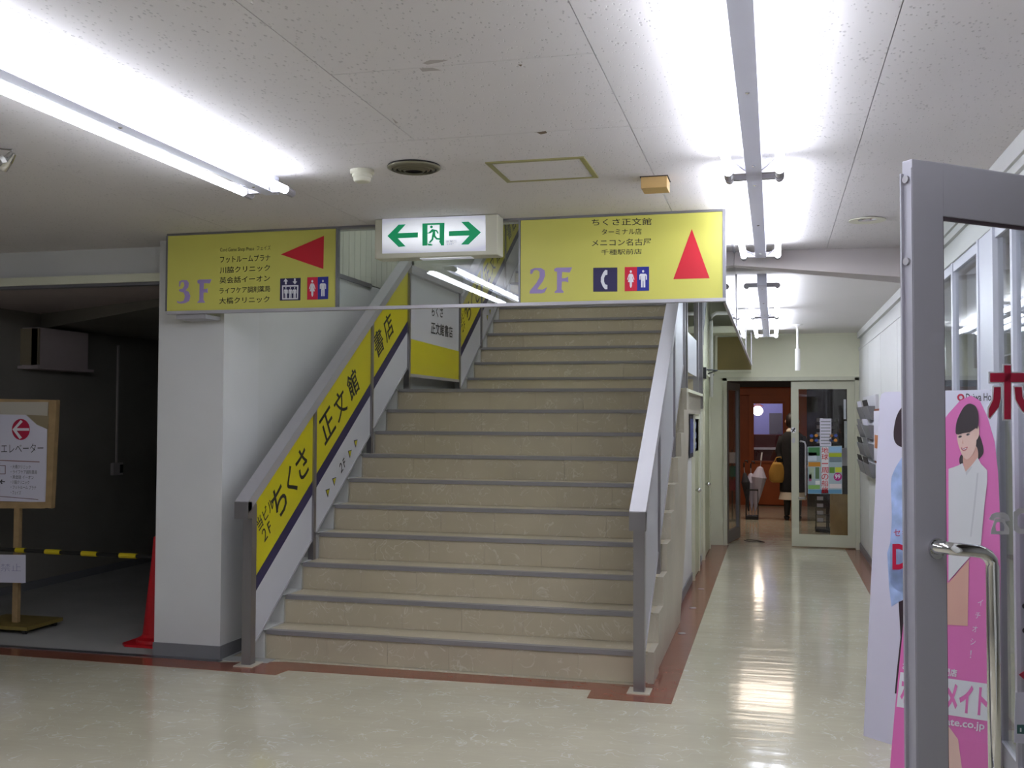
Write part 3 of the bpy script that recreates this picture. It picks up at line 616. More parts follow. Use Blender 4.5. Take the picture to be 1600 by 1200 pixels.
def rail_tri(xp, yc, v, nzf, parent):
    u = V((0, G, RS)).normalized(); vv = V((0, -RS, G)).normalized(); c = V((xp, yc, nzf(yc)+v))+V((.0022, 0, 0))
    part('arrow_mark', MB().prism([c-u*.028-vv*.034, c+u*.034, c-u*.028+vv*.034], (.0008, 0, 0)), m_navy, parent)
    c += V((.001, 0, 0)); part('arrow_fill', MB().prism([c-u*.022-vv*.024, c+u*.025, c-u*.022+vv*.024], (.0008, 0, 0)), m_yellow2, parent)
LX = -3.09
def balustrade(x, face, left):
    lab = 'left stair balustrade with yellow lettered panels' if left else 'right stair balustrade with plain pale panels and metal posts'
    o = thing('stair_balustrade', (x, 5.73, 0), lab, 'balustrade')
    hw = .045; xc = x
    sl = RS/G
    def bar(ya, za, yb, zb): part('handrail', MB().hexa([(xc-hw, ya, za), (xc+hw, ya, za), (xc+hw, yb, zb), (xc-hw, yb, zb), (xc-hw, ya, za+.075), (xc+hw, ya, za+.075), (xc+hw, yb, zb+.075), (xc-hw, yb, zb+.075)]), m_alu, o)
    h0 = .925
    bar(5.62, nz(5.66)+h0, 8.46, nz(8.46)+h0)
    bar(8.46, 2.755, 9.98, 2.755); bar(9.98, nz2(9.98)+h0, 12.6, nz2(12.6)+h0)
    part('newel_cap', MB().box(xc-hw, xc+hw, 5.615, 5.665, nz(5.66)+h0-.03, nz(5.66)+h0+.07), m_steel, o)
    part('newel_post', MB().box(xc-.033, xc+.027, 5.70, 5.76, .008, nz(5.73)+h0), m_steel, o)
    part('base_plate', MB().box(xc-.065, xc+.06, 5.66, 5.80, 0, .008), m_sidetile, o)
    for y in (6.60, 7.64): part('post', MB().box(xc-.02, xc+.02, y-.02, y+.02, math.floor((y-Y0)/G+1.0)*RS, nz(y)+h0+.01), m_steel, o)
    for y in (8.48, 9.97): part('post', MB().box(xc-.025, xc+.025, y-.02, y+.02, 1.74, 2.76), m_steel, o)
    for y in (10.78, 11.8): part('post', MB().box(xc-.02, xc+.02, y-.02, y+.02, (11+math.floor((y-LY)/G))*RS, nz2(y)+h0), m_steel, o)
    fp = x+face*.006
    segs = [(5.79, 6.58, nz), (6.62, 7.62, nz), (7.66, 8.46, nz), (9.99, 10.76, nz2), (10.8, 11.78, nz2), (11.82, 12.6, nz2)]
    for (ya, yb, f) in segs: slope_panel(fp, ya, yb, f, o, face, gfx=left, m_lo=m_white if left else m_panelgrey)
    if left:
        for f, dy in ((nz, 0), (nz2, 4.2)):
            rail_text('当ビル', fp, 5.905+dy, .735, .088, f, o, wscale=.92); rail_text('２F', fp, 5.925+dy, .61, .085, f, o, wscale=.9)
            for ch, y in zip('ちくさ正文館書店', (6.09, 6.255, 6.42, 6.82, 7.04, 7.27, 7.79, 8.0)):
                rail_text(ch, fp, y+dy, .675 if y < 6.5 else .66, .205, f, o, bold=.012)
            for y in (6.84, 6.95, 7.23, 7.34): rail_tri(fp, y+dy, .175, f, o)
            rail_text('２F', fp, 7.09+dy, .18, .075, f, o, wscale=.9)
    return o
BL = balustrade(LX, 1, True)
BR = balustrade(-.72, -1, False)
# left landing panel (board with shop name) and right landing glazing
lp_ = X(LX+.012)
def lpt(px, py): return lp_.pt(px, py)
lpo = part('landing_panel', MB().prism([(LX+.0, 8.51, 1.885), (LX+.0, 9.95, 1.885), (LX+.0, 9.95, 2.75), (LX+.0, 8.51, 2.75)], (.012, 0, 0)), m_white, BL)
part('panel_edge', MB().box(LX-.01, LX+.02, 8.48, 9.98, 1.86, 1.886), m_alu, BL)
part('yellow_field', MB().prism([(LX+.0122, 8.51, 1.887), (LX+.0122, 9.95, 1.887), (LX+.0122, 9.95, 2.172), (LX+.0122, 8.51, 2.19)], (.001, 0, 0)), m_yellow2, lpo)
textpx('ちくさ', X(LX+.013), (674, 494), (692, 497), (674, 477), m_black, lpo, bold=.012, lvl=1)
textpx('正文館書店', X(LX+.013), (673.5, 521.5), (707, 528.5), (673.5, 502), m_black, lpo, bold=.012, lvl=1)
part('glass_panel', MB().box(-.724, -.716, 8.51, 9.95, 1.90, 2.75), m_smoke, BR)
part('white_sheet', MB().prism([(-.714, 8.75, 1.9), (-.714, 9.9, 1.9), (-.714, 9.9, 2.24), (-.714, 8.75, 2.24)], (.006, 0, 0)), m_white, BR, label='white sheet fixed to the glass')
part('landing_post', MB().box(-.76, -.68, 10.3, 10.4, 1.6, 3.0), m_steel, BR)
part('landing_post', MB().box(-.74, -.69, 8.60, 8.66, 1.2, 2.9), m_steel, BR)

# ================================================================== HANGING SIGN BAND
SYB = 5.60; S = Y(SYB)
zl, zh = 2.145, CZ
trm = struct('trim_sign_band', MB().box(-3.60, -.245, SYB-.015, SYB+.03, zl-.018, zl), m_alu, label='aluminium frame of the band hanging above the stairs', cat='frame')
part('frame_rail', MB().box(-3.60, -.245, SYB-.014, SYB+.035, zh-.012, zh-.0005), m_aludark, trm)
part('frame_end', MB().box(-3.606, -3.595, SYB-.012, SYB+.03, zl, zh-.012), m_aludark, trm)
part('frame_end', MB().box(-.262, -.245, SYB-.012, SYB+.03, zl, zh-.012), m_aludark, trm)
for x in (-2.480, -1.377): part('frame_divider', MB().box(x-.005, x+.005, SYB-.011, SYB+.03, zl, zh-.012), m_aludark, trm)
wm = struct('window_smoke_front', MB().box(-2.473, -1.383, SYB, SYB+.006, zl-.015, zh-.02), m_smoke, label='clear glass smoke barrier between the two yellow signs', cat='glass')
ws = struct('window_smoke_side', MB().box(-.258, -.252, SYB+.03, 12.3, zl-.01, CZ-.01), m_smoke, label='long glass smoke barrier running down the corridor', cat='glass')
part('frame', MB().box(-.262, -.248, SYB+.03, 12.3, zl-.022, zl-.01).box(-.265, -.245, SYB+.03, 12.3, CZ-.012, CZ+.0).box(-.264, -.246, 7.35, 7.38, zl, CZ).box(-.264, -.246, 12.28, 12.32, zl-.02, CZ).box(-.264, -.246, 9.85, 9.87, zl, CZ), m_alu, ws)
# z: coordinates taken from enlarged crops of the photo
def zc(ox, oy, s): return lambda *p: (ox+p[0]/s, oy+p[1]/s)
A = zc(240, 300, 5)
def mapz(Zf, pts): return [Zf(*p) for p in pts]
sg = thing('direction_sign', (-3.04, SYB, zl), 'yellow hanging sign marked 3F with a left-pointing red triangle', 'sign')
part('sign_board', MB().box(-3.595, -2.487, SYB-.008, SYB+.02, zl, zh-.013), m_yellow, sg)
SP = Y(SYB-.008)
for s, bl, br, tl in (('Card Game Shop Phase  フェイズ', (520, 475), (915, 460), (520, 432)), ('フットルームプラナ', (520, 555), (912, 540), (520, 502)), ('川脇クリニック', (518, 637), (910, 617), (518, 587)),
                      ('英会話イーオン', (516, 716), (910, 698), (516, 666)), ('ライフケア調剤薬局', (515, 797), (910, 780), (515, 748)), ('大橋クリニック', (513, 876), (906, 862), (513, 826))):
    textpx(s, SP, A(*bl), A(*br), A(*tl), m_black, sg, bold=-.004 if s[0] == 'C' else .007)
THREE = [(200, 740), (200, 698), (225, 688), (262, 690), (277, 712), (272, 745), (250, 768), (275, 780), (288, 812), (280, 850), (250, 868), (215, 872), (185, 866), (183, 850), (205, 858), (235, 850), (246, 815), (236, 785), (200, 776), (200, 762), (228, 755), (242, 730), (236, 703), (215, 706), (208, 738)]
FF = [(342, 693), (358, 684), (455, 682), (440, 714), (395, 712), (392, 758), (410, 760), (422, 750), (425, 790), (408, 784), (392, 786), (390, 845), (402, 858), (400, 865), (342, 866), (344, 858), (358, 846), (360, 716), (345, 714)]
decal(SP, mapz(A, THREE), m_lav, sg, 'floor_number'); decal(SP, mapz(A, FF), m_lav, sg, 'floor_letter')
decal(SP, mapz(A, [(995, 488), (1332, 342), (1327, 602)]), m_red, sg, 'arrow_triangle')
decal(SP, mapz(A, [(990, 677), (1150, 671), (1147, 846), (987, 849)]), m_navy, sg, 'lift_field')
def man(ax, ay, w, h):     # standing man pictogram, box w x h from (ax,ay)
    f = lambda x, y: (ax+x*w, ay+y*h)
    return [[f(.5+.14*math.cos(t), .08+.075*math.sin(t)) for t in [k*math.pi/5 for k in range(10)]],
            [f(.15, .22), f(.85, .22), f(1, .30), f(1, .56), f(.86, .56), f(.84, .34), f(.78, .34), f(.78, 1), f(.56, 1), f(.54, .62), f(.46, .62), f(.44, 1), f(.22, 1), f(.22, .34), f(.16, .34), f(.14, .56), f(0, .56), f(0, .30)]]
def lady(ax, ay, w, h):
    f = lambda x, y: (ax+x*w, ay+y*h)
    return [[f(.5+.15*math.cos(t), .08+.075*math.sin(t)) for t in [k*math.pi/5 for k in range(10)]],
            [f(.32, .2), f(.68, .2), f(.8, .26), f(1, .52), f(.9, .56), f(.72, .34), f(.72, .42), f(.9, .68), f(.66, .68), f(.64, .9), f(.54, 1), f(.46, 1), f(.36, .9), f(.34, .68), f(.1, .68), f(.28, .42), f(.28, .34), f(.1, .56), f(0, .52), f(.2, .26)]]
fig = []
for x in (1020, 1055, 1088): fig += man(x, 742, 30, 90)
fig += [[(1005, 730), (1132, 727), (1132, 738), (1005, 741)], [(1005, 741), (1014, 741), (1016, 833), (1006, 836)], [(1123, 738), (1132, 738), (1130, 838), (1121, 838)], [(1006, 831), (1130, 828), (1130, 838), (1006, 840)],
        [(1033, 676), (1052, 698), (1041, 699), (1041, 722), (1028, 722), (1028, 700), (1015, 700)], [(1098, 676), (1111, 676), (1111, 698), (1123, 698), (1105, 722), (1087, 699), (1098, 698)]]
decals(SP, [mapz(A, p) for p in fig], m_pwhite, sg, 'lift_pictogram', 2)
decal(SP, mapz(A, [(1202, 667), (1283, 664), (1283, 840), (1200, 842)]), m_redl, sg, 'toilet_field'); decal(SP, mapz(A, [(1283, 664), (1366, 661), (1364, 836), (1283, 840)]), m_blue, sg, 'toilet_field')
decals(SP, [mapz(A, p) for p in lady(1216, 688, 50, 130)+man(1300, 686, 48, 128)], m_pwhite, sg, 'toilet_pictogram', 2)
part('bracket', MB().box(-3.55, -3.35, SYB+.02, 5.8, zl-.045, zl-.02), m_alu, sg)
# right sign
B = zc(800, 300, 4.2105)
sh = thing('direction_sign', (-.82, SYB, zl), 'yellow hanging sign marked 2F with an upward red triangle', 'sign')
part('sign_board', MB().box(-1.37, -.262, SYB-.008, SYB+.02, zl, zh-.013), m_yellow, sh)
for s, bl, br, tl in (('ちくさ正文館', (525, 222), (918, 217), (525, 176)), ('ターミナル店', (590, 283), (853, 279), (590, 243)), ('メニコン名古屋', (525, 359), (918, 350), (525, 313)), ('千種駅前店', (587, 415), (854, 409), (587, 379))):
    textpx(s, SP, B(*bl), B(*br), B(*tl), m_black, sh, bold=.004 if s[0] in 'ちメ' else .002)
TWO = [(120, 540), (122, 512), (150, 500), (190, 500), (215, 515), (218, 550), (205, 585), (165, 640), (200, 643), (232, 625), (215, 660), (195, 667), (116, 668), (118, 650), (160, 600), (182, 560), (182, 525), (165, 512), (145, 516), (132, 538)]
F2 = [(277, 508), (292, 498), (396, 496), (380, 530), (330, 526), (328, 568), (355, 566), (368, 556), (370, 595), (352, 588), (328, 590), (326, 640), (340, 655), (338, 663), (280, 664), (282, 655), (296, 642), (297, 524), (280, 522)]
decal(SP, mapz(B, TWO), m_lav, sh, 'floor_number'); decal(SP, mapz(B, F2), m_lav, sh, 'floor_letter')
decal(SP, mapz(B, [(1183, 243), (1300, 567), (1062, 573)]), m_red, sh, 'arrow_triangle')
decal(SP, mapz(B, [(535, 499), (693, 497), (693, 655), (535, 656)]), m_navy, sh, 'phone_field')
decal(SP, mapz(B, [(628, 515), (614, 513), (600, 530), (586, 562), (585, 592), (598, 622), (612, 640), (628, 640), (628, 612), (614, 608), (606, 590), (606, 566), (614, 548), (628, 544)]), m_pwhite, sh, 'phone_pictogram', 2)
decal(SP, mapz(B, [(742, 494), (823, 493), (823, 651), (742, 653)]), m_redl, sh, 'toilet_field'); decal(SP, mapz(B, [(823, 493), (902, 491), (902, 649), (823, 651)]), m_blue, sh, 'toilet_field')
decals(SP, [mapz(B, p) for p in lady(758, 515, 48, 115)+man(838, 513, 50, 115)], m_pwhite, sh, 'toilet_pictogram', 2)

# exit sign
E_ = zc(520, 300, 5); EYs = 5.44; XP = Y(EYs)
ex = thing('exit_sign', (-1.95, EYs+.04, CZ), 'lit white exit sign with green running figure between two green arrows', 'exit sign')
pts = [XP.pt(*E_(*p)) for p in ((327, 186), (1290, 150), (1290, 490), (327, 522))]
xl, xr = (pts[0].x+pts[3].x)/2, (pts[1].x+pts[2].x)/2; zt_, zb_ = (pts[0].z+pts[1].z)/2, (pts[2].z+pts[3].z)/2
part('housing', MB().box(xl, xr, EYs, EYs+.12, zb_, min(zt_, CZ-.001)), m_ivory, ex, bevel=.008)
m_exit = M('lit exit diffuser', '#d8d8e4', .5, emit=(.92, .96, 1.0), est=.8)
_g = m_exit.n('ShaderNodeTexCoord'); _m = m_exit.n('ShaderNodeMapping'); _m.inputs['Location'].default_value = (-.5, 0, -.5); _m.inputs['Scale'].default_value = (.75, 0, 1.15)
m_exit.l(_g.outputs['Generated'], _m.inputs[0]); _l = m_exit.n('ShaderNodeVectorMath', operation='LENGTH'); m_exit.l(_m.outputs[0], _l.inputs[0])
_m.inputs['Location'].default_value = (-.375, 0, -.575)
_r2 = m_exit.ramp(_l.outputs['Value'], [(.12, (1, 1, 1)), (.6, (.22, .22, .24))]); m_exit.l(m_exit.mix(1, _r2, (.92, .96, 1.0), 'MULTIPLY'), m_exit.b.inputs['Emission Color'])
XP1 = Y(EYs-.001)
p = [XP1.pt(*E_(*q)) for q in ((388, 212), (1192, 182), (1194, 460), (388, 482))]
part('diffuser', MB().prism([q-V((0, .0, 0)) for q in p], (0, -.004, 0)), m_exit, ex)
m_eg = M('lit green print', '#0a7a50', .5, emit='#0f9a62', est=.45); m_ew = m_exit
G_ = Y(EYs-.006)
decal(G_, mapz(E_, [(427, 344), (515, 255), (570, 253), (508, 322), (666, 316), (665, 355), (508, 362), (570, 425), (515, 430)]), m_eg, ex, 'arrow')
decal(G_, mapz(E_, [(1158, 316), (1062, 232), (1005, 234), (1068, 300), (908, 307), (908, 345), (1068, 340), (1002, 411), (1060, 411)]), m_eg, ex, 'arrow')
decal(G_, mapz(E_, [(700, 247), (873, 240), (870, 418), (845, 418), (845, 385), (835, 385), (835, 255), (740, 258), (740, 418), (700, 420)]), m_eg, ex, 'doorway')
run = [circ(771, 273, 11, 11), [(748, 318), (775, 290), (800, 294), (815, 298), (828, 322), (820, 328), (808, 308), (800, 306), (802, 340), (815, 358), (848, 362), (848, 374), (808, 372), (790, 350), (785, 375), (762, 398), (748, 396), (772, 368), (776, 340), (782, 310), (762, 324), (740, 324), (740, 318)], [(830, 385), (845, 380), (862, 410), (846, 414)], [(742, 403), (765, 405), (785, 416), (770, 419), (745, 418)]]
decals(G_, [mapz(E_, p) for p in run], m_eg, ex, 'running_figure', 1)
textpx('非常口', G_, E_(883, 398), E_(966, 394), E_(883, 378), m_greybase, ex, bold=0); textpx('EXIT', G_, E_(893, 414), E_(948, 411), E_(893, 403), m_greybase, ex, bold=0)
part('light_slot', MB().box(pts[0].x+.26, pts[0].x+.56, EYs+.03, EYs+.09, zb_-.004, zb_-.0005), m_exit, ex)

# ================================================================== LIGHTS
def fixture(x, y0, L, z, lab, grp):
    o = thing('fluorescent_light', (x, y0+L/2, z), lab, 'ceiling light', grp)
    part('channel', MB().box(x-.033, x+.033, y0-.06, y0+L+.06, z-.082, z-.0005), m_channel, o)
    for s in (-1, 1):
        tx_ = x+s*.105; zt = z-.078
        part('tube', MB().tube([(tx_, y0+.02, zt), (tx_, y0+L-.02, zt)], .0185, 14), m_tube, o, smooth=True)
        for e_, d in ((y0, -1), (y0+L, 1)):
            part('lamp_holder', MB().tube([(tx_, e_-.02*d, zt), (tx_, e_+.05*d, zt-.003)], .0195, 12).box(min(x+s*.033, tx_), max(x+s*.033, tx_), e_-.012, e_+.012, zt-.008, zt+.022), m_socket, o)
            part('reflector_stay', MB().tube([(x+s*.034, e_-d*.03, zt), (tx_-s*.018, e_-d*.16, zt+.012)], .0035, 6), m_alu, o)
    for y in (y0+.12, y0+L/2, y0+L-.12): part('screw', MB().lathe((x, y, z-.087), [(.003, 0), (.008, .003), (.008, .0055)], 10), m_chrome, o)
    return o
cx_ = -.078
f0 = fixture(cx_, 2.24, 2.2, CZ, 'bright twin-tube light in the corridor row nearest the viewer', 'twin-tube ceiling lights')
fixture(cx_, 4.56, 2.2, CZ, 'twin-tube light in the corridor row just before the beam', 'twin-tube ceiling lights')
fixture(cx_, 7.42, 2.15, CZ2, 'twin-tube light in the corridor row just beyond the beam', 'twin-tube ceiling lights')
fixture(cx_, 9.75, 2.2, CZ2, 'twin-tube light farthest down the corridor row', 'twin-tube ceiling lights')
fixture(-2.27, 2.12, 2.2, CZ, 'bright twin-tube light at the upper left above the lobby', 'twin-tube ceiling lights')
fixture(cx_, -.2, 2.2, CZ, 'added unseen twin-tube light above and behind the viewer in the corridor row', 'twin-tube ceiling lights')  # out of view, added to light the corridor from behind
fixture(-2.27, -.3, 2.2, CZ, 'added unseen twin-tube light behind the viewer in the left row', 'twin-tube ceiling lights')  # out of view, added for more light in the lobby
fixture(-5.2, -1.4, 2.2, CZ, 'twin-tube light in the far left lobby row', 'twin-tube ceiling lights')
fixture(-2.0, 8.2, 2.2, 5.6, 'twin-tube light over the stairwell upstairs', 'twin-tube ceiling lights')
fixture(-1.3, 6.3, 2.2, 5.6, 'added unseen twin-tube light over the lower stair flight upstairs', 'twin-tube ceiling lights')  # hidden extra fixture, added to brighten the upper steps
fl = bpy.data.lights.new('cafe lamp light', 'AREA'); fl.energy = 22; fl.size = 1.2; fl.color = (.8, .8, 1)
flo = bpy.data.objects.new('cafe_lamp_light', fl); C.objects.link(flo); flo.location = (-.3, 19.9, 2.5)
fl = bpy.data.lights.new('shop fill light', 'AREA'); fl.energy = 26; fl.size = 1.0; fl.color = (1, .85, .7)  # added fill without a fixture, brightens the far shop
flo = bpy.data.objects.new('shop_fill_light', fl); C.objects.link(flo); flo.location = (-.2, 15.5, 2.5)
fl = bpy.data.lights.new('rent shop light', 'AREA'); fl.energy = 28; fl.size = 1.5; fl.color = (.95, .96, 1)
flo = bpy.data.objects.new('rent_shop_light', fl); C.objects.link(flo); flo.location = (2.1, 5.2, 2.6)

# ceiling fittings
def ceilpt(px, py, z=CZ): return Z(z).pt(px, py)
p = ceilpt(566, 266)
sm = thing('smoke_detector', p, 'small round ivory smoke detector on the ceiling left of the round vent', 'smoke detector')
part('detector_base', MB().lathe(p-V((0, 0, .02)), [(.05, 0), (.055, .008), (.055, .0195)], 24), m_ivory, sm, smooth=False)
part('detector_head', MB().lathe(p-V((0, 0, .055)), [(.028, 0), (.036, .003), (.040, .012), (.040, .02), (.046, .024), (.046, .035)], 24), m_ivory, sm)
p = ceilpt(647, 259)
m_ventm = M('tarnished vent metal', '#77735f', .4, .5)
vt = thing('round_vent', p, 'round metal ceiling vent with concentric rings', 'vent')
for k, (r0, r1, m) in enumerate(((.118, .100, m_ventm), (.094, .080, m_ventm), (.072, .060, m_ventm), (.052, .040, m_ventm))):
    oc = [(p.x+r0*math.cos(t), p.y+r0*math.sin(t), p.z-.012-.003*k) for t in [2*math.pi*j/32 for j in range(32)]]; ic = [(p.x+r1*math.cos(t), p.y+r1*math.sin(t), p.z-.012-.003*k-.008) for t in [2*math.pi*j/32 for j in range(32)]]
    part('vent_ring', MB().ringprism(oc, ic, (0, 0, .006)), m, vt, smooth=True)
part('vent_core', MB().lathe(p-V((0, 0, .012)), [(.09, 0), (.11, .004), (.116, .0115)], 32), m_dark, vt)
hs = [ceilpt(*q) for q in ((755, 253), (915, 244.5), (933, 276), (795, 284))]
hx0, hx1, hy0, hy1 = (hs[0].x+hs[3].x)/2, (hs[1].x+hs[2].x)/2, (hs[0].y+hs[1].y)/2, (hs[2].y+hs[3].y)/2
m_hatch = M('tarnished brass frame', '#9a9566', .45, .4)
ht = thing('ceiling_hatch', ((hx0+hx1)/2, (hy0+hy1)/2, CZ), 'square access hatch in the ceiling with a tarnished frame', 'hatch')
o4 = [(hx0, hy0), (hx1, hy0), (hx1, hy1), (hx0, hy1)]; i4 = [(hx0+.022, hy0+.022), (hx1-.022, hy0+.022), (hx1-.022, hy1-.022), (hx0+.022, hy1-.022)]
part('hatch_frame', MB().ringprism([(x, y, CZ-.006) for x, y in o4], [(x, y, CZ-.006) for x, y in i4], (0, 0, .006)), m_hatch, ht)
part('hatch_lid', MB().box(hx0+.024, hx1-.024, hy0+.024, hy1-.024, CZ-.004, CZ-.0005), m_ceil, ht)
p = ceilpt(1026, 280)
bx_ = thing('speaker_box', p, 'small wooden box fixed to the ceiling before the right yellow sign', 'box')
part('box_body', MB().box(p.x-.065, p.x+.055, p.y-.07, p.y+.06, CZ-.055, CZ-.003), m_wood, bx_, bevel=.003)
part('box_plate', MB().box(p.x-.07, p.x+.06, p.y-.075, p.y+.065, CZ-.003, CZ), m_dark, bx_)
p = ceilpt(1355, 343)
dn = thing('downlight', p, 'round white downlight in the ceiling before the beam', 'downlight')
part('trim_ring', MB().ringprism([(p.x+.10*math.cos(t), p.y+.10*math.sin(t), CZ-.008) for t in [2*math.pi*j/28 for j in range(28)]], [(p.x+.05*math.cos(t), p.y+.05*math.sin(t), CZ-.004) for t in [2*math.pi*j/28 for j in range(28)]], (0, 0, .004)), m_ivory, dn)
part('lamp_lens', MB().lathe(p-V((0, 0, .005)), [(.03, 0), (.05, .002), (.05, .0045)], 20), m_chrome, dn)
# hanging sensor rod at corridor end
p = Z(CZ2).pt(1246, 507); pb1 = Y(p.y).pt(1246, 545); pb2 = Y(p.y).pt(1246, 579)
hr = thing('hanging_rod', p, 'white hanging rod with a thicker cylinder in front of the glass entrance', 'hanging rod')
part('canopy', MB().lathe((p.x, p.y, CZ2-.03), [(.012, 0), (.05, .022), (.055, .0295)], 20), m_white_pl, hr)
part('rod', MB().tube([(p.x, p.y, CZ2-.02), (p.x, p.y, pb1.z)], .012, 10), m_white_pl, hr)
part('cylinder', MB().tube([(p.x, p.y, pb1.z), (p.x, p.y, pb2.z)], .028, 14), m_white_pl, hr)
# spotlight on rail at upper left
p = Z(CZ).pt(-14, 223)
sl_ = thing('spotlight', p, 'chrome spotlight on a thin rail at the left edge of the ceiling', 'spotlight')
def q(px, py): return Y(3.6).pt(px, py)
part('rail', MB().tube([q(-60, 226), q(20, 234)], .004, 8), m_chrome, sl_)
part('stem', MB().tube([q(19, 234), q(18, 244)], .004, 8), m_chrome, sl_)
part('lamp_head', MB().tube([q(21, 239), q(12, 250), q(2, 262)], [.012, .022, .026], 14), m_chrome, sl_)
part('lamp_glass', MB().tube([q(12, 250)+V((0, -.02, 0)), q(9, 254)+V((0, -.03, 0))], [.018, .012], 12), m_white_pl, sl_)
part('suspension', MB().tube([q(-50, 226), Z(CZ).pt(-50, 200)], .004, 6), m_chrome, sl_)

# ================================================================== DIM ROOM OBJECTS
# sign stand
sy = 6.2; SS = Y(sy)
st = thing('sign_stand', (-5.13, sy, 0), 'wood-framed notice board on a wooden post and castor base', 'sign stand')
tl, tr_, br_, bl_ = SS.pt(-120, 621), SS.pt(91, 625), SS.pt(83, 794), SS.pt(-120, 785)
part('board', MB().prism([tl, tr_, br_, bl_], (0, .02, 0)), m_woodfr, st)
part('backing', MB().prism([SS.pt(*p) for p in ((-110, 628), (76, 628), (70, 784), (-110, 778))], (0, -.006, 0)), M('weathered white paint', '#b3ada0', .7), st)
SQ = Y(sy-.007)
pap = [(-100, 646), (40, 648), (58, 664), (74, 670), (72, 785), (-100, 780)]
decal(SQ, pap, m_paper, st, 'paper')
decal(SQ, [(42, 648), (78, 650), (75, 671), (58, 663)], M('stained plywood', '#8d8065', .8), st, 'stain', 2)
mb = MB()
for a_, b_ in (((80, 625), (91, 625)),): mb.prism([SS.pt(*p) for p in ((80.5, 625), (91, 625), (83, 794), (73.5, 793))], (0, -.02, 0))
mb.prism([SS.pt(*p) for p in ((-120, 785), (73.5, 784), (73.5, 794), (-120, 794))], (0, -.02, 0))
part('frame', mb, m_woodfr, st)
decal(SQ, circ(33, 671, 14, 16.5, 24), m_crimson, st, 'arrow_disc', 2)
decal(SQ, [(20, 671), (33, 656), (36, 659), (26.5, 669), (46, 669), (46, 673), (26.5, 673), (35, 684), (31, 686)], m_pwhite, st, 'arrow', 3)
textpx('3F エレベーター', SQ, (-12, 708), (68, 707), (-12, 694), m_black, st, lvl=2, bold=-.005)
for k, (s, x1) in enumerate((('・大橋クリニック', 48), ('・ライフケア調剤薬局', 58), ('・英会話 イーオン', 53), ('・川脇クリニック', 46), ('・フットルーム プラナ', 57), ('・フェイズ', 33))):
    textpx(s, SQ, (17, 732+k*8), (x1, 733+k*8), (17, 726+k*8), m_black, st, lvl=2, bold=0)
decals(SQ, [[(0, 718.5), (62, 721), (62, 722.5), (0, 720)]], M('brown print line', '#8c6a6a', .6), st, 'printed_line', 2)
decals(SQ, [[(0, 775), (60, 780), (60, 781), (0, 776)], [(0, 727), (9, 727), (9, 728), (0, 728)], [(8, 727), (9, 727), (9, 741), (8, 741)], [(0, 740), (9, 740), (9, 741), (0, 741)]], M('thin print line', '#6b5058', .6), st, 'printed_line', 2)
decals(SQ, [[(0, 752.5), (3, 749), (4.5, 750), (2.5, 752), (8, 752), (8, 753.4), (2.5, 753.4), (4.5, 755.5), (3, 756.5)]], m_black, st, 'small_arrow', 2)
px_ = SS.pt(26, 800).x
part('post', MB().box(px_-.022, px_+.022, sy, sy+.03, .05, bl_.z+.5), m_woodfr, st)
part('castor_base', MB().box(px_-.28, px_+.20, sy-.12, sy+.25, .035, .06), m_woodb, st)
for cxx in (px_-.24, px_+.16):
    for cyy in (sy-.09, sy+.21): part('castor', MB().tube([(cxx-.012, cyy, .022), (cxx+.012, cyy, .022)], .018, 12).box(cxx-.006, cxx+.006, cyy-.01, cyy+.01, .02, .035), m_dark, st)
# cone
cp_ = V((-3.98, 6.12, .004)); yb = Y(cp_.y)
cn = thing('traffic_cone', cp_, 'red plastic traffic cone half hidden behind the white column', 'traffic cone')
ztop = yb.pt(250, 858).z
prof = [(.13, .0), (.125, .02), (.095, .035), (.085, .05), (.03, .60), (.026, .68), (.02, .69)]
part('cone_body', MB().lathe(cp_+V((0, 0, .012)), prof, 28), m_cone, cn, smooth=False)
part('cone_base', MB().prism([cp_+V((x, y_, 0)) for x, y_ in ((-.17, -.12), (-.12, -.17), (.12, -.17), (.17, -.12), (.17, .12), (.12, .17), (-.12, .17), (-.17, .12))], (0, 0, .014)), m_cone, cn)
# barrier bar
yb2 = Y(6.12); b0, b1 = yb2.pt(-140, 851), yb2.pt(251, 871)
br = thing('barrier_bar', (b0+b1)/2, 'black and yellow striped barrier bar across the dim opening', 'barrier bar')
def bpx(px): return b0+(b1-b0)*((px+140)/391)
part('bar_core', MB().tube([b0, b1], .014, 12), m_barb, br)
for a_, c_ in ((-120, -95), (-62, -38), (-15, 3-6), (32, 46), (78, 101), (134, 157), (191, 216)):
    part('yellow_band', MB().tube([bpx(a_), bpx(c_)], .0175, 12), m_bary, br)
part('hook', MB().tube([bpx(245), bpx(251)], .02, 12), m_barb, br)
nt = tag(part('notice_sheet', MB().prism([Y(6.10).pt(*p) for p in ((-60, 866), (40, 867), (40, 911), (-60, 909))], (0, .002, 0)), m_paper), 'white paper notice hanging from the barrier bar behind the stand post', 'notice')
textpx('立入禁止', Y(6.10), (-32, 892), (33, 893), (-32, 880), M('faded lilac print', '#9b98b8', .7), nt, bold=-.01, lvl=1)
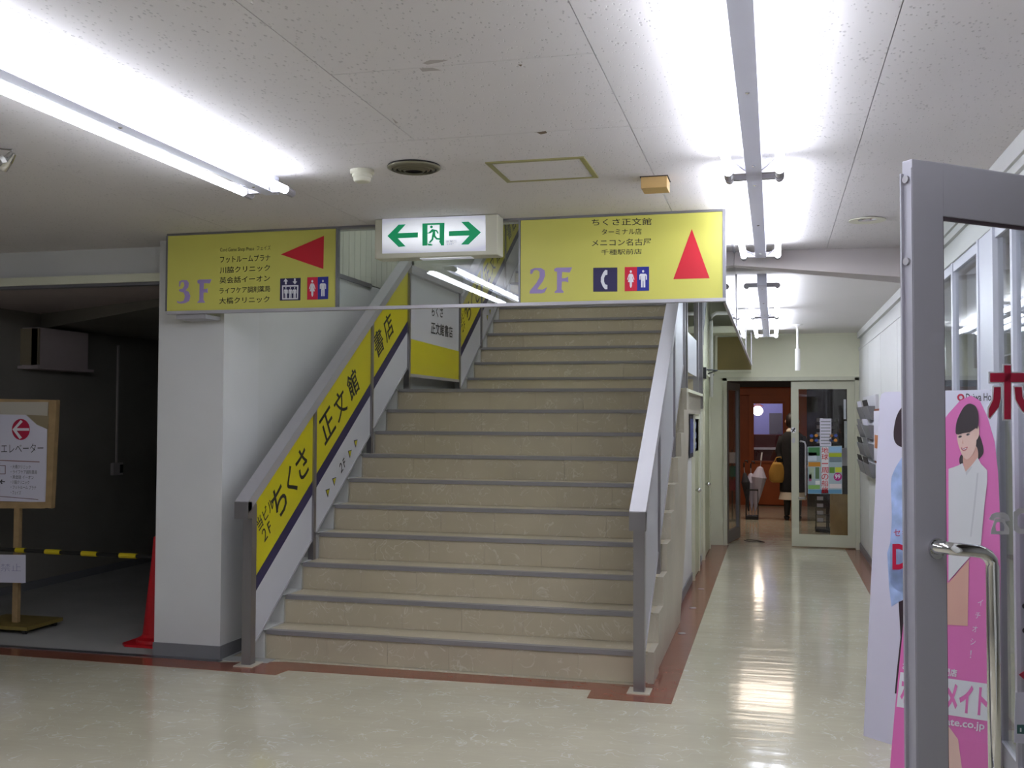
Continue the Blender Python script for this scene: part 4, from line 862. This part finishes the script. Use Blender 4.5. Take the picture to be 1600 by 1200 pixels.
# wall box and conduit
xb = X(-6.25)
jb = thing('wall_box', (-6.2, 7.8, 1.92), 'beige metal box mounted high on the dark wall', 'box')
part('box_body', MB().box(-6.25, -6.08, 7.55, 8.2, 1.93, 2.26), m_dceil, jb)
part('box_door', MB().box(-6.14, -6.07, 7.53, 7.55, 1.94, 2.25).box(-6.25, -6.08, 7.53, 7.55, 1.94, 2.25), M('beige enamel', '#8f836c', .6), jb)
part('box_shelf', MB().box(-6.25, -6.05, 7.5, 8.25, 1.905, 1.93), m_dceil, jb)
cd = thing('switch_conduit', (-6.24, 8.88, .94), 'thin pale conduit dropping to a switch box on the dark wall', 'conduit')
part('conduit', MB().box(-6.25, -6.235, 8.87, 8.89, 1.05, 2.2), m_beam, cd)
part('switch_box', MB().box(-6.25, -6.215, 8.80, 8.95, .93, 1.05), m_beam, cd)
part('switch', MB().box(-6.215, -6.208, 8.90, 8.94, .95, 1.03), m_dark, cd)

# ================================================================== CORRIDOR WALL OBJECTS
lw = -.738
pf = thing('framed_poster', (lw, 9.95, 1.15), 'narrow blue framed notice on the left corridor wall', 'poster')
fy0, fy1 = 9.35, 10.6
part('frame', MB().box(lw, lw+.008, fy0, fy1, 1.15, 1.54), m_dark, pf)
part('poster_print', MB().box(lw+.008, lw+.010, fy0+.06, fy1-.06, 1.19, 1.50), M('blue poster print', '#32407c', .4), pf)
mb = MB()
for k in range(3): mb.box(lw+.010, lw+.011, fy0+.35, fy0+.75, 1.22+k*.095, 1.28+k*.095)
part('printed_block', mb, M('pale blue print', '#9aa6cc', .5), pf)
dc = thing('door_closer', (-.71, 11.35, 2.02), 'black door closer arm above the greenish corridor door', 'door closer')
part('closer_arm', MB().tube([(-.735, 11.2, 2.03), (-.60, 11.45, 2.03), (-.735, 11.75, 2.0)], .009, 6), m_cable, dc)
part('closer_body', MB().box(-.74, -.70, 11.15, 11.25, 1.93, 2.05), m_cable, dc)
# brochure rack on right wall
br2 = thing('brochure_rack', (.94, 11.0, .95), 'white wall rack with four tiers of grey brochure pockets', 'rack')
part('back_sheet', MB().box(.93, .957, 10.3, 11.75, .93, 1.74), m_white, br2)
for k in range(4):
    z0 = 1.50-k*.185
    for j in range(2):
        ya_ = 10.35+j*.70
        part('pocket', MB().hexa([(.90, ya_, z0), (.93, ya_, z0), (.93, ya_+.66, z0), (.90, ya_+.66, z0), (.86, ya_, z0+.13), (.93, ya_, z0+.13), (.93, ya_+.66, z0+.13), (.86, ya_+.66, z0+.13)]), m_greybase, br2)
        part('brochure', MB().obox((.875, ya_+.05, z0+.10), (0, .5, 0), (.006, 0, 0), (-.02, 0, .09)), [m_dark, m_paper, m_greybase, m_dark][(k+j) % 4], br2)
pbd = thing('pin_board', (.95, 9.9, 1.1), 'brown edged pin board with sheets on the right wall', 'pin board')
part('board', MB().box(.915, .958, 9.55, 10.28, 1.10, 1.60), m_cork, pbd)
part('sheet', MB().box(.905, .915, 9.6, 10.22, 1.12, 1.58), m_paper, pbd)
part('sheet', MB().box(.900, .905, 9.7, 10.1, 1.24, 1.36), col('#c07a4a'), pbd)

# ================================================================== STANDEES
def tilted(o, d, lean):        # vertical board plane through o along d, leaning back
    d = V((d[0], d[1], 0)).normalized(); n = V((d.y, -d.x, 0))
    if n.y > 0: n = -n
    up = (V((0, 0, 1))-n*lean).normalized(); nn = d.cross(up).normalized()
    if nn.y > 0: nn = -nn
    return Pl(o, nn), d, up
# white standee
WP, wd, wu = tilted((.405, 5.22, 0), (.72, -.69), .085)
sw = thing('standee', (.66, 4.98, 0), 'white cardboard standee printed with a person in a pale blue shirt', 'standee')
o = V((.405, 5.22, .0)); Wd = .62; Hh = 1.64
outl = [o+wd*x+wu*z for x, z in ((0, 0), (Wd, 0), (Wd, Hh-.04), (Wd-.04, Hh), (.03, Hh), (.008, Hh-.01), (0, Hh-.04))]
part('board', MB().prism(outl, -WP.n*.008), m_boardw, sw)
part('strut', MB().prism([o+wd*.3-WP.n*.012, o+wd*.3-WP.n*.30, o+wd*.3+wu*1.1-WP.n*.012], wd*.006), M('cardboard', '#b0946a', .8), sw)
Wp = WP; Z7 = zc(1320, 560, 4); Z8 = zc(1320, 840, 3.3333)
decal(Wp, mapz(Z7, [(383, 290), (350, 315), (322, 370), (307, 450), (310, 510), (335, 545), (385, 562), (420, 575), (460, 540), (480, 440), (470, 340), (430, 295)]), m_hairp, sw, 'printed_hair', 1, True)
decal(Wp, mapz(Z7, [(375, 400), (365, 460), (375, 510), (400, 550), (430, 545), (455, 500), (455, 420), (420, 380)]), m_facec, sw, 'printed_face', 2, True)
decal(Wp, mapz(Z7, [(385, 590), (345, 640), (310, 700), (290, 780), (295, 1000), (285, 1180), (300, 1430), (520, 1430), (560, 1100), (540, 760), (480, 640), (430, 600)]), m_denim, sw, 'printed_shirt', 1, True)
decal(Wp, mapz(Z8, [(222, 80), (232, 260), (244, 360), (290, 330), (330, 310), (450, 320), (470, 100), (400, 20), (240, 20)]), m_denim, sw, 'printed_shirt', 1)
decal(Wp, mapz(Z8, [(282, 335), (325, 318), (440, 320), (430, 500), (400, 560), (310, 600), (277, 812), (262, 812), (272, 700), (292, 520)]), m_hairp, sw, 'printed_trousers', 2)
textpx('セキ', Wp, (1397, 838), (1420, 838), (1397, 827), m_crimson, sw, bold=.0, lvl=3)
textpx('D', Wp, (1395, 890), (1420, 890), (1395, 850), m_crimson, sw, bold=.03, lvl=3)
ro = circ(1501.5, 621, 5.6, 5.6, 20); ri = circ(1501.5, 621, 3, 3, 20)
part('logo_ring', MB().ringprism([Wp.pt(*p)+Wp.n*.001 for p in ro], [Wp.pt(*p)+Wp.n*.001 for p in ri], Wp.n*.001), m_crimson, sw)
textpx('Daiwa House', Wp, (1509.5, 627), (1563, 626), (1509.5, 615), m_dark, sw, bold=.01, lvl=1)
# pink standee
PP, pd, pu = tilted((.44, 4.36, 0), (.96, -.28), .05)
sp = thing('standee', (.66, 4.3, 0), 'pink arch-topped standee with a smiling person in a white blouse', 'standee')
arch = [(1386, 1255), (1398, 1110), (1409, 1000), (1420, 880), (1428, 780), (1440, 720), (1460, 676), (1482, 646), (1500, 626), (1517, 618), (1531, 626), (1543, 652), (1554, 690), (1559.5, 740), (1562, 800), (1563, 900), (1562, 1050), (1560, 1255)]
fp_ = [PP.pt(*p) for p in arch]
part('board', MB().prism(fp_, -PP.n*.008), m_pink, sp)
part('strut', MB().prism([V((.66, 4.31, 0)), V((.72, 4.58, 0)), V((.68, 4.37, 1.0))], (.006, 0, 0)), M('cardboard brown', '#b0946a', .8), sp)
K = zc(1440, 600, 4.6125)
def pk(pts, m, name, lvl=1, smo=True): decal(PP, mapz(K, pts), m, sp, name, lvl, smo)
pk([(395, 340), (425, 385), (447, 470), (437, 515), (405, 545), (385, 525), (382, 440)], m_hairp, 'printed_ponytail', 1)
pk([(285, 510), (272, 545), (278, 578), (300, 572), (310, 530)], m_hairp, 'printed_ponytail', 1)
pk([(300, 520), (302, 580), (322, 640), (352, 600), (405, 545), (395, 450), (330, 470)], m_facesh, 'printed_neck', 2)
pk([(195, 612), (262, 588), (295, 570), (318, 632), (358, 590), (405, 530), (428, 575), (474, 622), (474, 700), (456, 850), (442, 1000), (428, 1160), (300, 1300), (195, 1420)], m_blouse, 'printed_blouse', 3, False)
pk([(400, 640), (412, 640), (385, 900), (360, 1100), (350, 1100), (375, 880)], m_blouse2, 'printed_fold', 4, False)
pk([(318, 632), (358, 592), (365, 600), (322, 660)], m_blouse2, 'printed_collar', 4, False)
pk([(258, 350), (262, 420), (278, 475), (298, 520), (325, 543), (350, 528), (382, 480), (395, 420), (390, 325), (320, 330)], m_facec, 'printed_face', 4)
pk([(388, 318), (412, 305), (414, 370), (395, 405), (386, 395)], m_facec, 'printed_ear', 4)
pk([(345, 142), (312, 160), (282, 205), (256, 265), (247, 320), (252, 362), (300, 355), (350, 345), (392, 318), (402, 325), (411, 270), (407, 205), (392, 165), (370, 148)], m_hairp, 'printed_hair', 5)
for cx1, cy1 in ((278, 380), (335, 364)):
    pk([(cx1-15, cy1+3), (cx1, cy1-8), (cx1+15, cy1-2), (cx1, cy1+8)], m_hairp, 'printed_eye', 5)
    pk([(cx1-12, cy1+3), (cx1-6, cy1-1), (cx1-5, cy1+4)], m_pwhite, 'printed_eye_white', 6, False); pk([(cx1+12, cy1), (cx1+6, cy1-2), (cx1+6, cy1+4)], m_pwhite, 'printed_eye_white', 6, False)
pk([(262, 366), (278, 358), (291, 363), (278, 362)], m_hairp, 'printed_brow', 6); pk([(318, 352), (336, 344), (352, 350), (336, 349)], m_hairp, 'printed_brow', 6)
pk([(298, 395), (292, 430), (304, 432)], m_facesh, 'printed_nose', 5, False)
pk([(285, 458), (305, 462), (332, 452), (325, 474), (302, 482), (289, 472)], m_lips, 'printed_lips', 5); pk([(291, 463), (306, 467), (325, 460), (318, 470), (302, 473)], m_pwhite, 'printed_teeth', 6)
decal(PP, [(1462, 912), (1483, 910), (1514, 874), (1512, 978), (1483, 976), (1450, 980)], m_facesh, sp, 'printed_arm', 2)
decal(PP, [(1440, 1135), (1479, 1130), (1497, 1155), (1503, 1200), (1505, 1255), (1440, 1255)], m_facec, sp, 'printed_leg', 2)
for ch, cx1, cy1 in (('イ', 1532, 941), ('チ', 1528, 961), ('オ', 1523.5, 982), ('シ', 1520.5, 1002), ('！', 1516.5, 1022)):
    if ch == '！': textpx(ch, PP, (cx1-1, cy1+6), (cx1+1, cy1+6), (cx1, cy1-6), m_pwhite, sp, bold=0, lvl=3)
    else: textpx(ch, PP, (cx1-4.5, cy1+5), (cx1+3.5, cy1+6), (cx1-3.5, cy1-5), m_pwhite, sp, bold=.0, lvl=3)
textpx('お部屋探し専門店', PP, (1410, 1046), (1495, 1058), (1411, 1034), m_pwhite, sp, bold=.02, lvl=3)
decal(PP, [(1407, 1050), (1548, 1069), (1546, 1127), (1401, 1104)], m_pwhite, sp, 'name_banner', 2)
textpx('ホームメイト', PP, (1406, 1099), (1542, 1120), (1409, 1055), m_pink, sp, bold=.04, lvl=4)
textpx('homemate.co.jp', PP, (1424, 1129), (1538, 1144), (1425, 1114), m_pwhite, sp, bold=.02, lvl=3)

# ================================================================== FOREGROUND GLASS DOOR
dd = V((.77, .64, 0)).normalized(); dn_ = V((dd.y, -dd.x, 0))      # dn_ faces the camera
D0 = V((.31, 2.512, 0)); DP = Pl(D0, dn_)
gd = thing('glass_door', D0, 'large grey framed glass door swung open at the right', 'door')
z1 = V((0, 0, 1)); Wdr = .86; th = .030
def din(px, py): return (DP.pt(px, py)-D0).dot(dd)
sw_ = din(1476, 600); top = 2.1; topr = DP.pt(1500, 341).z
mb = MB(); mb.obox(D0+z1*.02, dd*sw_, -dn_*th, z1*(top-.02)); mb.obox(D0+dd*(Wdr-sw_)+z1*.02, dd*sw_, -dn_*th, z1*(top-.02))
mb.obox(D0+dd*sw_+z1*.02, dd*(Wdr-2*sw_), -dn_*th, z1*.12); mb.obox(D0+dd*sw_+z1*topr, dd*(Wdr-2*sw_), -dn_*th, z1*(top-topr))
part('door_frame', mb, m_doorfr, gd, bevel=.0025)
part('edge_channel', MB().obox(D0-dd*.002-dn_*.001+z1*.02, dd*.002, -dn_*.003, z1*(top-.04)).obox(D0-dd*.008-dn_*.0255+z1*.02, dd*.008, -dn_*.0045, z1*(top-.05)), m_doorfr, gd)
for zz in (top-.045, top-.235): part('screw', MB().tube([D0-dd*.006-dn_*.016+z1*zz, D0-dn_*.016+z1*zz], .009, 12), m_nosing, gd)
part('pane', MB().obox(D0+dd*sw_-dn_*.014+z1*.14, dd*(Wdr-2*sw_), -dn_*.006, z1*(topr-.14)), m_glass, gd)
part('glazing_bead', MB().obox(D0+dd*sw_-dn_*.004+z1*(topr-.008), dd*(Wdr-2*sw_), -dn_*.01, z1*.008).obox(D0+dd*sw_-dn_*.004+z1*.14, dd*.006, -dn_*.01, z1*(topr-.14)), M('maroon gasket', '#3a2c34', .6), gd)
# pull handle
HP = Pl(D0+dn_*.065, dn_)
a0 = DP.pt(1459, 858); h0 = HP.pt(1476, 858)
pts = [DP.pt(1462, 857), HP.pt(1478, 856)+dn_*-.02, HP.pt(1492, 858), HP.pt(1515, 860), HP.pt(1532, 862)]
base = HP.pt(1551, 885)
pts += [HP.pt(1543, 868), HP.pt(1549, 876), base, V((base.x, base.y, base.z-.15)), V((base.x, base.y, .60))]
part('pull_handle', MB().tube(pts, .0145, 18), m_chrome, gd, smooth=True)
lowp = V((base.x, base.y, .58)); part('pull_handle', MB().tube([lowp+z1*.02, lowp-dn_*.0+z1*-.01-dd*.02, lowp-dd*.06-z1*.03, DP.pt(1462, 857)*0+V((D0+dd*din(1462, 857)).to_tuple())+z1*.55], .0145, 14), m_chrome, gd, smooth=True)
part('handle_rose', MB().tube([DP.pt(1462, 857)+dn_*.0005, DP.pt(1462, 857)+dn_*.006], .024, 20), m_chrome, gd)
# decals on the glass
GP = Pl(D0-dn_*.014, dn_)
L6 = zc(1440, 600, 4.6125); L3 = zc(1480, 440, 6)
def ho(grow):
    g = grow
    return [[(1568-g, 571-g), (1578+g, 571-g), (1578+g, 655+g), (1568-g, 655+g)], [(1546-g, 583-g), (1612+g, 583-g), (1612+g, 597+g), (1546-g, 597+g)],
            [(1552-g, 605-g), (1562+g, 605-g), (1562+g, 622), (1559+g, 636), (1545+g*.5, 653+g), (1544-g, 651-g*0), (1544-g, 639-g), (1551-g, 624)],
            [(1584-g, 605-g), (1595+g, 605-g), (1596+g, 620), (1603+g, 634), (1616+g, 650+g), (1610, 654+g), (1596-g, 642), (1586-g, 624)]]
tri = ho(2.2)
for k, poly in enumerate(tri): decal(GP, poly, m_pwhite, gd, 'letter_outline', 1+.0*k)
for poly in ho(0): decal(GP, poly, m_crimson, gd, 'letter_stroke', 2.2)
decal(GP, mapz(L6, [(482, 975), (500, 940), (530, 925), (590, 925), (622, 945), (636, 985), (600, 990), (592, 965), (525, 965), (518, 985)]), m_decal, gd, 'phone_receiver')
part('phone_body', MB().ringprism([GP.pt(*L6(*p))+GP.n*.001 for p in ((525, 968), (592, 968), (600, 1000), (628, 1040), (625, 1085), (495, 1082), (498, 1050), (515, 1000))],
     [GP.pt(*L6(*p))+GP.n*.001 for p in ((540, 995), (575, 995), (590, 1010), (596, 1035), (590, 1060), (535, 1060), (527, 1035), (530, 1010))], GP.n*.0008), m_decal, gd)
part('digit_ring', MB().ringprism([GP.pt(*p)+GP.n*.001 for p in ((1583, 800), (1590, 794), (1622, 794), (1628, 800), (1628, 828), (1622, 834), (1590, 834), (1583, 828))], [GP.pt(*p)+GP.n*.001 for p in ((1589, 807), (1594, 802), (1618, 802), (1622, 806), (1622, 822), (1618, 826), (1594, 826), (1589, 821))], GP.n*.0008), m_decal, gd)
decal(GP, [(1591, 1054), (1612, 1040), (1612, 1072)], m_crimson, gd, 'pink_mark')
decal(GP, [(1586, 1082), (1630, 1080), (1630, 1165), (1584, 1160)], m_boardw, gd, 'label_patch')
decal(GP, [(1588, 1132), (1630, 1132), (1630, 1148), (1588, 1146)], M('teal print', '#2f5a5c', .5), gd, 'label_bar', 2)
decal(GP, circ(1600, 947, 3.4, 4), m_dark, gd, 'dot_mark'); decal(GP, circ(1600, 985, 3.4, 4), m_dark, gd, 'dot_mark')
decals(GP, [[(1601-9, 1140-3), (1594, 1137), (1594, 1143), (1592, 1143)]], m_pwhite, gd, 'label_glyph', 3)
